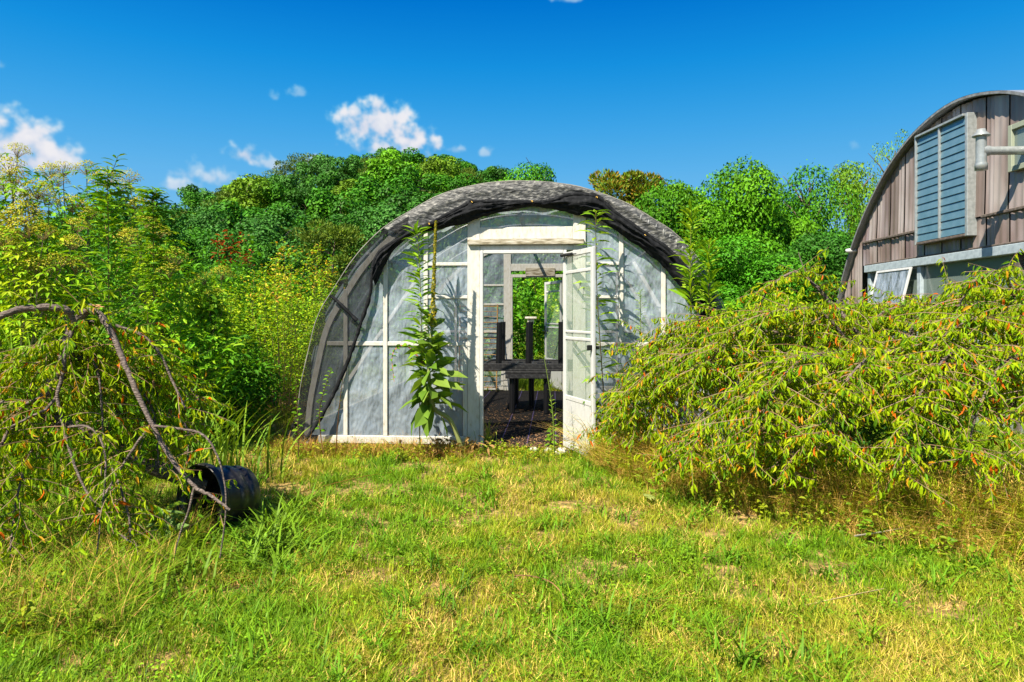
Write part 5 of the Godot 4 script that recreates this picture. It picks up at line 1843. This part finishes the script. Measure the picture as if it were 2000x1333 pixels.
	bush("crape_myrtle", "tallest crape myrtle beyond the greenhouse's left wall", Vector3(-3.6, 0, -12.0), Vector3(0.8, 2.8, 0.7), 28, 3800, 0.06, 0.45, P3, 339, "crape myrtles left of the greenhouse", 0.0, Color(0.34, 0.22, 0.1), [Color(0.34, 0.22, 0.03)], 0.22)
	bush("low_shrub", "low dark green shrub growing over the pile of dead twigs", Vector3(-3.75, 0, -9.9), Vector3(0.55, 1.0, 0.45), 24, 2200, 0.06, 0.35, P2, 340)
	bush("low_shrub", "low olive shrub between the thicket and the dead twigs", Vector3(-4.2, 0, -9.3), Vector3(0.6, 1.25, 0.5), 26, 2600, 0.065, 0.34, P3, 341)
	reeds("clump of long reedy grass at the left edge above the arching limb", Vector3(-3.75, 0, -5.35), 150, 1.75, 0.28, 351)
	reeds("clump of arching grass in the shade right of the left fallen tree", Vector3(-2.45, 0, -5.6), 90, 1.0, 0.22, 352)
	# growth seen through and behind the greenhouse
	var rear := [
		["rounded green shrub straight behind the open rear door", Vector3(-0.1, 0, -17.5), Vector3(1.2, 2.5, 1.0), P2],
		["yellow-green shrub behind the rear door's right half", Vector3(1.5, 0, -18.5), Vector3(1.3, 2.0, 1.0), P3],
		["taller dark shrub farther back behind the rear door", Vector3(1.2, 0, -23.0), Vector3(1.8, 3.6, 1.3), P0],
		["green shrub behind the greenhouse's left rear corner", Vector3(-1.9, 0, -16.0), Vector3(1.3, 2.3, 1.0), P0],
		["green shrub seen through the left film panels", Vector3(-3.4, 0, -17.0), Vector3(1.5, 2.6, 1.1), P2],
		["green shrub seen through the right film panels", Vector3(3.0, 0, -16.5), Vector3(1.4, 2.0, 1.0), P0],
		["low green shrub beyond the greenhouse's right foot", Vector3(4.7, 0, -15.5), Vector3(1.4, 1.7, 1.0), P0],
		["low grassy green shrub before the bright trees", Vector3(6.9, 0, -18.0), Vector3(1.9, 1.9, 1.2), P1],
		["low shrub at the brownish greenhouse's left foot", Vector3(7.6, 0, -14.5), Vector3(1.3, 1.6, 1.0), P2],
		["dark shrub behind the crape myrtles", Vector3(-5.6, 0, -15.0), Vector3(1.6, 3.0, 1.2), P2],
		["dark shrub under the first hill trees at left", Vector3(-8.5, 0, -16.0), Vector3(1.9, 3.3, 1.3), P2],
	]
	for i in rear.size():
		bush("rear_shrub", rear[i][0], rear[i][1], rear[i][2], 40, 3400, 0.15, 0.45, rear[i][3], 361 + i, "shrubs behind the greenhouse")


func small_plants() -> void:
	var G0 := [Color(0.15, 0.32, 0.014), Color(0.22, 0.38, 0.018), Color(0.12, 0.27, 0.014)]
	var G1 := [Color(0.19, 0.37, 0.018), Color(0.27, 0.42, 0.024)]
	mullein()
	tall_weed("willow_leaf_weed", "willow-leaved weed standing just left of the yellow mullein spike", [Vector3(-0.90, 0.03, -6.66), Vector3(-0.90, 0.50, -6.64), Vector3(-0.88, 1.00, -6.62), Vector3(-0.89, 1.64, -6.62), Vector3(-0.92, 2.20, -6.62)], 130, 0.40, 0.31, 0.17, 0.35, G0, 401, Color(0.2, 0.16, 0.06))
	tall_weed("willow_leaf_weed", "single-stemmed weed with long narrow leaves right beside the open door", [Vector3(0.93, 0.03, -6.62), Vector3(0.87, 0.85, -6.6), Vector3(0.82, 1.64, -6.6), Vector3(0.81, 2.38, -6.6)], 90, 0.3, 0.28, 0.16, 0.22, G1, 402, Color(0.16, 0.11, 0.04), 0.6, 0.7)
	tall_weed("willow_leaf_weed", "taller of the two leafy weeds before the greenhouse's right end", [Vector3(1.73, 0.03, -6.55), Vector3(1.71, 1.25, -6.5), Vector3(1.70, 1.83, -6.5), Vector3(1.71, 2.36, -6.5)], 130, 0.38, 0.28, 0.18, 0.6, G1, 403, Color(0.18, 0.17, 0.05))
	tall_weed("willow_leaf_weed", "shorter of the two leafy weeds before the greenhouse's right end", [Vector3(1.90, 0.03, -6.48), Vector3(1.87, 1.25, -6.45), Vector3(1.86, 1.64, -6.45), Vector3(1.865, 2.05, -6.45)], 100, 0.4, 0.26, 0.18, 0.6, G1, 404, Color(0.24, 0.14, 0.08))
	tall_weed("feathery_weed", "feathery bright green weed in front of the right film panel", [Vector3(1.25, 0.03, -6.62), Vector3(1.25, 0.95, -6.6), Vector3(1.24, 1.60, -6.6)], 150, 0.35, 0.17, 0.11, 0.4, G1, 405, Color(0.14, 0.2, 0.04), 0.3, 0.35)
	tall_weed("feathery_weed", "thin wispy weed leaning across the door's lower glass", [Vector3(0.40, 0.03, -6.45), Vector3(0.39, 0.35, -6.42), Vector3(0.36, 0.62, -6.4), Vector3(0.30, 0.98, -6.4)], 40, 0.3, 0.07, 0.12, 0.7, G1, 406, Color(0.16, 0.22, 0.05))
	# sprouts at the greenhouse's left corner
	tall_weed("sprout", "leafy sprout nearest the trailing end of the shade cloth", [Vector3(-2.02, 0.0, -6.45), Vector3(-2.03, 0.42, -6.45), Vector3(-2.05, 0.80, -6.45)], 38, 0.2, 0.06, 0.55, 0.25, G0, 411, Color(0.26, 0.14, 0.06), 0.6, 0.8)
	tall_weed("sprout", "taller leafy sprout with an orange tip against the sheer cloth", [Vector3(-1.81, 0.0, -6.55), Vector3(-1.85, 0.45, -6.55), Vector3(-1.73, 0.86, -6.55)], 34, 0.3, 0.06, 0.55, 0.3, G0, 412, Color(0.30, 0.16, 0.06), 0.6, 0.8)
	tall_weed("sprout", "bare reddish stalk between the sprout and the first film panel", [Vector3(-1.71, 0.0, -6.6), Vector3(-1.68, 0.4, -6.6), Vector3(-1.64, 0.75, -6.6)], 10, 0.5, 0.045, 0.4, 0.4, G0, 413, Color(0.34, 0.15, 0.05))
	tall_weed("vine_shoot", "vine shoot with rounded leaves reaching left from the mullein", [Vector3(-0.86, 0.9, -6.62), Vector3(-1.0, 1.05, -6.62), Vector3(-1.10, 1.06, -6.62), Vector3(-1.16, 0.96, -6.6), Vector3(-1.14, 0.72, -6.6)], 26, 0.1, 0.075, 0.75, 0.1, G0, 414, Color(0.30, 0.10, 0.05))
	tall_weed("doorway_weed", "leafy weed growing at the right side of the doorway sill", [Vector3(0.40, 0.02, -6.98), Vector3(0.40, 0.12, -6.98), Vector3(0.42, 0.22, -6.98)], 18, 0.1, 0.10, 0.4, 0.3, G0, 415)
	# grass clump in the doorway, left
	var r := rng_of(61)
	var lf := Leafy.new()
	for i in 34:
		var an := r.randf() * TAU
		var k := r.randf_range(0.8, 1.3)
		var c := Color(0.15 * k, 0.26 * k, 0.02)
		lf.blade(Vector3(r.randfn(0, 0.05), 0, r.randfn(0, 0.04)), r.randf_range(0.15, 0.36), 0.008, Vector3(cos(an), 0, sin(an)) * r.randf_range(0.04, 0.16), Vector3(-sin(an), 0, cos(an)), c, Color(0.32 * k, 0.30 * k, 0.06), 4)
	lone("doorway_grass", lf.mesh(M.grass), "clump of seeding grass growing inside the doorway's left jamb", "grass").position = Vector3(-0.25, 0.02, -7.05)
	# dark leafy undergrowth under the right trees
	var P := [Color(0.035, 0.115, 0.02), Color(0.055, 0.15, 0.02), Color(0.09, 0.19, 0.015)]
	bush("undergrowth_shrub", "dark glossy low shrub under the right fallen trees", Vector3(1.95, 0, -5.05), Vector3(0.42, 0.55, 0.4), 22, 1100, 0.06, 0.5, P, 421)
	bush("undergrowth_shrub", "low green shrub under the far right fallen tree's limbs", Vector3(2.7, 0, -5.0), Vector3(0.55, 0.6, 0.45), 24, 1300, 0.075, 0.35, P, 422)
	bush("undergrowth_shrub", "low green shrub in the shade right of the pale limbs", Vector3(3.4, 0, -5.9), Vector3(0.6, 0.7, 0.45), 24, 1300, 0.075, 0.35, P, 423)
	bush("broadleaf_weed", "broad pale-leaved weed in front of the tipped black pot", Vector3(-2.12, 0, -3.95), Vector3(0.14, 0.26, 0.12), 7, 40, 0.14, 0.5, [Color(0.16, 0.24, 0.06), Color(0.12, 0.21, 0.05)], 424)


func litter() -> void:
	var r := rng_of(91)
	# heap of dead twigs by the crape myrtles
	var o := thing("twig_pile", "pile of dead brown twigs under the crape myrtles", "twig pile", Vector3(-3.75, land(-3.75, -9.6), -9.6))
	for i in 60:
		var s := Leafy.new()
		var a := Vector3(r.randfn(0, 0.35), r.randf_range(0.0, 0.22), r.randfn(0, 0.18))
		var an := r.randf() * TAU
		var l := r.randf_range(0.2, 0.7)
		var b := a + Vector3(cos(an), r.randf_range(-0.1, 0.55), sin(an) * 0.6) * l
		b.y = maxf(b.y, 0.01)
		var k := r.randf_range(0.6, 1.3)
		s.stick(smooth([a, a.lerp(b, 0.5) + Vector3(r.randfn(0, 0.04), 0.03, 0), b], 3), 0.005, 0.002, Color(0.30 * k, 0.20 * k, 0.11 * k))
		part("twig", s.mesh(M.stem), o)
	# crumpled white plastic
	var bs := Solid.new()
	var fn := FastNoiseLite.new()
	fn.frequency = 6.0
	bs.grid(14, 10, func(a: float, b: float) -> Vector3:
		var t := a * TAU
		var ph := b * PI * 0.5
		var rad := 0.12 * (1.0 + 0.8 * fn.get_noise_2d(cos(t) * 2 + b, sin(t) * 2))
		return Vector3(cos(t) * cos(ph) * rad * 1.2, sin(ph) * rad * 1.3, sin(t) * cos(ph) * rad), Vector3.UP)
	lone("plastic_bag", bs.mesh(M.white_bag), "crumpled white plastic bag caught in the pile of dead twigs", "plastic bag").position = Vector3(-3.42, 0.04, -9.7)
	# stalks and sticks on the lawn
	var stalk := func(called: String, label: String, pts: Array, r0: float, r1: float, c: Color) -> void:
		var s := Leafy.new()
		var q := []
		for p in pts:
			q.append(Vector3(p.x, land(p.x, p.z) + p.y, p.z) - pts[0])
		s.stick(smooth(q, 5), r0, r1, c)
		lone(called, s.mesh(M.stem), label, "stick").position = pts[0]
	stalk.call("dry_stalk", "long orange dry stalk lying on the lawn right of the black pot", [Vector3(-1.72, 0.03, -5.0), Vector3(-1.55, 0.05, -5.05), Vector3(-1.38, 0.06, -5.2), Vector3(-1.2, 0.06, -5.45), Vector3(-1.0, 0.04, -5.7)], 0.004, 0.002, Color(0.42, 0.2, 0.05))
	stalk.call("fallen_stick", "pale grey stick lying at the edge of the right fallen trees", [Vector3(2.2, 0.12, -4.85), Vector3(2.25, 0.09, -4.55), Vector3(2.3, 0.06, -4.2)], 0.006, 0.003, Color(0.48, 0.44, 0.40))
	stalk.call("fallen_stick", "long thin pale stick running into the dry grass at the right", [Vector3(2.02, 0.07, -4.02), Vector3(2.35, 0.1, -4.1), Vector3(2.72, 0.12, -4.3)], 0.005, 0.002, Color(0.44, 0.40, 0.33))
	stalk.call("dead_grass_stalk", "curved brown dead stalk on the middle of the lawn", [Vector3(0.02, 0.04, -3.5), Vector3(0.10, 0.07, -3.42), Vector3(0.2, 0.06, -3.36), Vector3(0.27, 0.03, -3.18)], 0.004, 0.002, Color(0.26, 0.13, 0.07))
	stalk.call("dead_grass_stalk", "straw-coloured dead stalk near the lawn's right edge", [Vector3(1.35, 0.03, -3.15), Vector3(1.55, 0.06, -3.2), Vector3(1.8, 0.06, -3.3)], 0.004, 0.002, Color(0.5, 0.38, 0.2))
	var fl := Leafy.new()
	for k in 7:
		var a := -1.2 + k * 0.4
		var d := Vector3(cos(a), 0.1, sin(a) * 0.8).normalized()
		fl.leaf(Vector3.ZERO, d, d.cross(Vector3.UP).normalized(), Vector3.UP, 0.09, 0.035, 0.4, 0.3, Color(0.30, 0.36, 0.10))
	lone("fallen_leaf", fl.mesh(M.leaf), "pale wilted broad leaf lying on the lawn before the dry grass", "leaf").position = Vector3(0.94, 0.08, -4.85)
	# stones on the sill
	var spots := [[Vector3(0.50, 0.01, -6.72), 0.06, "larger pale stone at the foot of the open door"], [Vector3(0.22, 0.01, -6.86), 0.035, "small pale stone in the middle of the doorway sill"], [Vector3(0.36, 0.01, -6.84), 0.03, "smallest pale stone beside the doorway weed"]]
	for e in spots:
		var s := Solid.new()
		s.grid(12, 8, func(a: float, b: float) -> Vector3:
			var t := a * TAU
			var ph := (b - 0.3) * PI * 0.71
			var rad: float = e[1] * (1.0 + 0.35 * fn.get_noise_2d(cos(t) + e[1] * 50, sin(t) + b))
			return Vector3(cos(t) * cos(ph) * rad * 1.3, sin(ph) * rad * 0.8, sin(t) * cos(ph) * rad), Vector3.UP)
		lone("stone", s.mesh(M.stone), e[2], "stone").position = e[0]


# ---------------------------------------------------------------- the lawn
func tuft(sd: int, kind: String) -> ArrayMesh:
	var r := rng_of(sd)
	var lf := Leafy.new()
	match kind:
		"fine":
			for i in 17:
				var an := r.randf() * TAU
				var p := Vector3(r.randfn(0, 0.026), 0, r.randfn(0, 0.026))
				var h := r.randf_range(0.02, 0.075)
				var k := r.randf_range(0.55, 1.4)
				var c := Color(0.95 * k, k, k)
				if r.randf() < 0.22:
					c = Color(2.0 * k, 1.25 * k, 2.4 * k)
				lf.blade(p, h, r.randf_range(0.0025, 0.005), Vector3(cos(an), 0, sin(an)) * h * r.randf_range(0.2, 1.1), Vector3(-sin(an), 0, cos(an)), c * 0.85, c * 1.1, 2)
		"straw":
			for i in 13:
				var an := r.randf() * TAU
				var p := Vector3(r.randfn(0, 0.03), r.randf_range(0.0, 0.02), r.randfn(0, 0.03))
				var k := r.randf_range(0.6, 1.3)
				var c := Color(k, k * r.randf_range(0.9, 1.05), k * r.randf_range(0.8, 1.1))
				lf.blade(p, r.randf_range(0.006, 0.035), r.randf_range(0.002, 0.004), Vector3(cos(an), 0.15, sin(an)) * r.randf_range(0.03, 0.07), Vector3(-sin(an), 0, cos(an)), c, c, 2)
		"wide":
			for i in 15:
				var an := r.randf() * TAU
				var p := Vector3(r.randfn(0, 0.018), 0, r.randfn(0, 0.015))
				var h := r.randf_range(0.05, 0.13)
				var k := r.randf_range(0.6, 1.35)
				var c := Color(k, k, k)
				lf.blade(p, h, r.randf_range(0.005, 0.0085), Vector3(cos(an), -0.1, sin(an)) * h * r.randf_range(0.5, 1.3), Vector3(-sin(an), 0, cos(an)), c * 0.85, c, 3)
		"clover":
			for i in 12:
				var an := r.randf() * TAU
				var d := Vector3(cos(an), 0.25, sin(an)).normalized()
				var p := Vector3(r.randfn(0, 0.028), r.randf_range(0.01, 0.05), r.randfn(0, 0.028))
				var k := r.randf_range(0.75, 1.25)
				lf.leaf(p, d, d.cross(Vector3.UP).normalized(), Vector3.UP, r.randf_range(0.012, 0.026), r.randf_range(0.010, 0.02), 0.2, 0.3, Color(k, k, k))
		"weed":
			for i in 16:
				var an := i * 2.4 + r.randfn(0, 0.4)
				var y := 0.02 + 0.16 * i / 16.0 * r.randf_range(0.6, 1.2)
				var d := Vector3(cos(an), r.randf_range(-0.2, 0.7), sin(an)).normalized()
				var nn := Vector3(r.randfn(0, 0.4), 1, r.randfn(0, 0.4))
				nn = (nn - d * nn.dot(d)).normalized()
				var k := r.randf_range(0.6, 1.3)
				var l := r.randf_range(0.025, 0.06)
				lf.leaf(Vector3(r.randfn(0, 0.03), y, r.randfn(0, 0.03)), d, d.cross(nn), nn, l, l * r.randf_range(0.35, 0.7), r.randf_range(0.1, 0.8), 0.35, Color(k, k, k))
			lf.stick(PackedVector3Array([Vector3.ZERO, Vector3(0.01, 0.1, 0), Vector3(0.0, 0.18, 0.01)]), 0.003, 0.0015, Color(0.9, 0.5, 0.5))
		"dead_leaf":
			for i in 3:
				var an := r.randf() * TAU
				var d := Vector3(cos(an), r.randfn(0.1, 0.2), sin(an)).normalized()
				lf.leaf(Vector3(r.randfn(0, 0.06), r.randf_range(0.02, 0.06), r.randfn(0, 0.06)), d, d.cross(Vector3.UP).normalized(), Vector3.UP, r.randf_range(0.03, 0.06), r.randf_range(0.012, 0.02), r.randf_range(0.2, 1.0), 0.6, Color.WHITE)
		"tall_dry":
			for i in 15:
				var an := r.randf() * TAU
				var p := Vector3(r.randfn(0, 0.05), 0, r.randfn(0, 0.05))
				var h := r.randf_range(0.12, 0.42)
				var k := r.randf_range(0.55, 1.3)
				var c := Color(k, k * r.randf_range(0.85, 1.0), k * r.randf_range(0.7, 1.0))
				lf.blade(p, h, r.randf_range(0.003, 0.006), Vector3(cos(an), -0.15, sin(an)) * h * r.randf_range(0.2, 1.2), Vector3(-sin(an), 0, cos(an)), c, c * 1.1, 3)
	return lf.mesh(M.grass if kind in ["fine", "wide", "clover", "weed"] else M.dry)


func scatter(called: String, label: String, category: String, shapes: Array, places: Array) -> void:
	# places: [position, scale, colour]; one object of many small plants for each shape
	for k in shapes.size():
		var mm := MultiMesh.new()
		mm.transform_format = MultiMesh.TRANSFORM_3D
		mm.use_colors = true
		mm.mesh = shapes[k]
		var mine := []
		for i in range(k, places.size(), shapes.size()):
			mine.append(places[i])
		mm.instance_count = mine.size()
		var r := rng_of(k + 7)
		for i in mine.size():
			var b := Basis(Vector3.UP, r.randf() * TAU).rotated(Vector3.RIGHT, r.randfn(0, 0.12)).scaled(Vector3(mine[i][1], mine[i][1] * r.randf_range(0.8, 1.25), mine[i][1]))
			mm.set_instance_transform(i, Transform3D(b, mine[i][0]))
			mm.set_instance_color(i, mine[i][2])
		var o := MultiMeshInstance3D.new()
		o.name = numbered(called)
		o.multimesh = mm
		add_child(o)
		tag(o, label, category, called.replace("_", " "), "stuff")


func lawn() -> void:
	var r := rng_of(88)
	var fine := []
	var straw := []
	var wide := []
	var clover := []
	var tall := []
	var n := 0
	while n < 70000:
		n += 1
		var d := 2.2 * pow(14.0 / 2.2, pow(r.randf(), 1.15))
		var x := r.randf_range(-0.86, 0.86) * d
		var z := -d
		if in_greenhouse(x, z, 0.02):
			continue
		var p := Vector3(x, land(x, z) - 0.003, z)
		var g := patches.get_noise_2d(x * 40.0, z * 40.0) + 0.6 * patches.get_noise_2d(x * 230.0, z * 230.0)
		var g2 := patches.get_noise_2d(x * 140.0 + 300.0, z * 140.0)
		# worn spots where the soil shows
		if g2 < -0.10 and r.randf() < 0.78:
			continue
		var sc := 0.92 + 0.035 * d
		var k := r.randf_range(0.6, 1.4)
		sc *= r.randf_range(0.65, 1.25)
		# drier towards the right and along the greenhouse wall, lusher in the middle
		var gg := g - smoothstep2(0.8, 2.2, x) * 0.15 - (0.25 if d > 6.2 and x < -0.2 else 0.0)
		var pick := r.randf()
		if pick < 0.60:
			var c := Color(0.33, 0.36, 0.014).lerp(Color(0.15, 0.31, 0.010), clampf(0.55 + gg * 1.2, 0, 1)).lerp(Color(0.42, 0.36, 0.06), clampf(-gg * 0.7 - 0.02, 0, 0.4))
			fine.append([p, sc, Color(c.r * k, c.g * k, c.b * k)])
		elif pick < 0.60 + clampf(0.11 - gg * 0.3, 0.04, 0.28):
			straw.append([p, sc * 1.05, Color(0.62 * k, 0.45 * k, 0.12 * k)])
		elif pick > 0.955:
			clover.append([p, sc * 0.9, Color(0.19 * k, 0.36 * k, 0.014)])
		elif pick > 0.955 - clampf(0.11 + gg * 0.14, 0.04, 0.2):
			var c := Color(0.085, 0.23, 0.008).lerp(Color(0.19, 0.34, 0.010), r.randf())
			wide.append([p, sc * r.randf_range(0.4, 1.05), Color(c.r * k, c.g * k, c.b * k)])
		else:
			fine.append([p, sc, Color(0.26 * k, 0.36 * k, 0.012)])
	# dry tangle along the front of the right fallen trees, at the greenhouse foot and by the pot
	for i in 5600:
		var t := r.randf()
		var x := lerpf(0.75, 3.6, t)
		var zf := lerpf(-6.2, -3.1, pow(t, 0.62))
		var deep := r.randf() * r.randf_range(0.3, 1.0) * (0.9 + 0.7 * t)
		var z := zf - deep + r.randfn(0, 0.06)
		if in_greenhouse(x, z, 0.05):
			continue
		var k := r.randf_range(0.65, 1.25)
		var c := Color(0.58, 0.40, 0.12) if r.randf() < 0.5 else Color(0.28, 0.36, 0.018)
		tall.append([Vector3(x, land(x, z), z), (0.42 + minf(deep * 1.3, 0.75)) * r.randf_range(0.6, 1.4), Color(c.r * k, c.g * k, c.b * k) * 1.35])
	for i in 420:
		var x := r.randf_range(-2.35, -0.4)
		var z := -6.72 + r.randfn(0, 0.1) + 0.06 * (x + 1.0)
		if in_greenhouse(x, z, 0.04):
			continue
		var k := r.randf_range(0.65, 1.2)
		var c := Color(0.52, 0.31, 0.09) if r.randf() < 0.75 else Color(0.26, 0.34, 0.02)
		tall.append([Vector3(x, land(x, z), z), r.randf_range(0.3, 0.75), Color(c.r * k, c.g * k, c.b * k)])
	for i in 520:
		var x := r.randf_range(-5.0, -2.5)
		var z := r.randf_range(-10.2, -8.2) if i % 2 else -9.4 + r.randfn(0, 0.5)
		var k := r.randf_range(0.65, 1.2)
		var c := Color(0.46, 0.31, 0.11) if r.randf() < 0.45 else Color(0.28, 0.36, 0.02)
		tall.append([Vector3(x, land(x, z), z), r.randf_range(0.3, 0.75), Color(c.r * k, c.g * k, c.b * k)])
	for i in 1500:
		var z := r.randf_range(-4.8, -2.8)
		var x := -1.15 + z * 0.18 - absf(r.randfn(0, 0.6))
		var k := r.randf_range(0.7, 1.2)
		var c := Color(0.20, 0.34, 0.016) if r.randf() < 0.7 else Color(0.50, 0.33, 0.1)
		tall.append([Vector3(x, land(x, z), z), r.randf_range(0.25, 0.8), Color(c.r * k, c.g * k, c.b * k)])
	# lush longer tufts by the pot and scattered on the lawn
	for i in 46:
		var x := -1.46 + r.randfn(0, 0.16)
		var z := -4.0 + r.randfn(0, 0.35)
		var k := r.randf_range(0.8, 1.2)
		wide.append([Vector3(x, land(x, z), z), r.randf_range(1.4, 2.4), Color(0.17 * k, 0.32 * k, 0.014)])
	for i in 700:
		var d := 2.3 + 4.6 * r.randf()
		var x := r.randf_range(-0.78, 0.8) * d
		if patches.get_noise_2d(x * 90.0 + 900.0, -d * 90.0) < 0.02:
			continue
		var k := r.randf_range(0.8, 1.2)
		wide.append([Vector3(x, land(x, -d), -d), r.randf_range(0.9, 1.7), Color(0.13 * k, 0.29 * k, 0.012)])
	# the lawn goes on to both sides
	for i in 9000:
		var d := -2.0 + 14.0 * r.randf()
		var x := (0.86 * maxf(d, 0.0) + 4.5 * r.randf() * r.randf()) * (-1.0 if r.randf() < 0.6 else 1.0)
		if in_greenhouse(x, -d, 0.05):
			continue
		var k := r.randf_range(0.8, 1.2)
		fine.append([Vector3(x, land(x, -d), -d), 1.6, Color(0.27 * k, 0.35 * k, 0.014)])
	# grass farther back, behind and beside the greenhouses
	for i in 9000:
		var d := r.randf_range(12.2, 30.0)
		var x := r.randf_range(-0.5, 0.62) * d
		var p := Vector3(x, land(x, -d), -d)
		var k := r.randf_range(0.8, 1.2)
		fine.append([p, 4.0, Color(0.22 * k, 0.34 * k, 0.014)])
	for i in 3500:
		var d := r.randf_range(5.0, 12.0)
		var x := r.randf_range(0.4, 0.8) * d
		if in_greenhouse(x, -d, 0.05):
			continue
		var k := r.randf_range(0.8, 1.2)
		fine.append([Vector3(x, land(x, -d), -d), 2.0, Color(0.20 * k, 0.32 * k, 0.014)])
	var weeds := []
	var dead := []
	for i in 560:
		var t := r.randf()
		var x := lerpf(0.8, 3.6, t)
		var z := lerpf(-6.2, -3.1, pow(t, 0.62)) - 0.25 + r.randfn(0, 0.3)
		if in_greenhouse(x, z, 0.05):
			continue
		var c := Color(0.13, 0.30, 0.012).lerp(Color(0.34, 0.38, 0.014), r.randf())
		weeds.append([Vector3(x, land(x, z), z), r.randf_range(0.5, 1.3), c])
	for i in 330:
		var z := r.randf_range(-4.8, -2.7)
		var x := -1.0 + z * 0.18 - absf(r.randfn(0, 0.6)) - 0.25
		var c := Color(0.12, 0.29, 0.012).lerp(Color(0.34, 0.38, 0.014), r.randf())
		weeds.append([Vector3(x, land(x, z), z), r.randf_range(0.35, 0.95), c])
	for i in 260:
		var x := r.randf_range(-2.5, 0.9)
		var z := -6.6 + r.randfn(0, 0.16) + 0.06 * (x + 1.0)
		if in_greenhouse(x, z, 0.02):
			continue
		weeds.append([Vector3(x, land(x, z), z), r.randf_range(0.3, 0.9), Color(0.20, 0.34, 0.014).lerp(Color(0.40, 0.36, 0.02), r.randf())])
	for i in 400:
		var d := 2.3 + 5.0 * r.randf()
		var x := r.randf_range(-0.75, 0.8) * d
		if not in_greenhouse(x, -d, 0.05):
			weeds.append([Vector3(x, land(x, -d) - 0.01, -d), r.randf_range(0.3, 0.6), Color(0.14, 0.31, 0.012).lerp(Color(0.28, 0.38, 0.014), r.randf())])
	for i in 300:
		var left := i % 2 == 0
		var z := r.randf_range(-5.2, -2.5)
		var x := (-1.5 + r.randfn(0, 0.9)) if left else (1.9 + r.randfn(0, 1.0))
		if in_greenhouse(x, z, 0.05):
			continue
		var c := Color(0.34, 0.15, 0.04).lerp(Color(0.36, 0.25, 0.10), r.randf())
		dead.append([Vector3(x, land(x, z), z), r.randf_range(0.4, 0.8), c])
	scatter("low_weeds", "low leafy weeds growing through the dry grass under the fallen trees", "weeds", [tuft(21, "weed"), tuft(22, "weed"), tuft(23, "weed")], weeds)
	scatter("leaf_litter", "dry orange-brown leaves scattered over the lawn", "fallen leaves", [tuft(24, "dead_leaf"), tuft(25, "dead_leaf")], dead)
	scatter("lawn_grass", "short yellow-green grass covering the lawn", "grass", [tuft(1, "fine"), tuft(2, "fine"), tuft(3, "fine")], fine)
	scatter("dry_straw", "dry straw lying between the grass of the lawn", "straw", [tuft(4, "straw"), tuft(5, "straw")], straw)
	scatter("broad_grass", "broad-bladed green grass tufts spread over the lawn", "grass", [tuft(6, "wide"), tuft(7, "wide"), tuft(8, "wide")], wide)
	scatter("clover", "small round clover leaves low in the lawn", "clover", [tuft(9, "clover")], clover)
	scatter("dry_grass", "tall dry brown grass tangled under the trees and along the wall", "grass", [tuft(10, "tall_dry"), tuft(11, "tall_dry"), tuft(12, "tall_dry")], tall)


# ---------------------------------------------------------------- all of it
func _ready() -> void:
	camera_sky_sun()
	bumps.seed = 3
	bumps.frequency = 0.01
	bumps.fractal_octaves = 3
	patches.seed = 8
	patches.frequency = 0.012
	patches.fractal_octaves = 3
	materials()
	M.big_pane = mat(lin(0.16, 0.21, 0.20), 0.12, 0.6)
	M.big_pane.transparency = BaseMaterial3D.TRANSPARENCY_ALPHA
	M.big_pane.albedo_color.a = 0.72
	M.pale_frame = mat(lin(0.24, 0.27, 0.21), 0.5)
	M.mullein_stem = mat(lin(0.19, 0.22, 0.07), 0.8)
	ground()
	greenhouse()
	big_greenhouse()
	hill_trees()
	near_trees()
	cherries()
	nursery_pot()
	thicket()
	small_plants()
	lawn()
	litter()
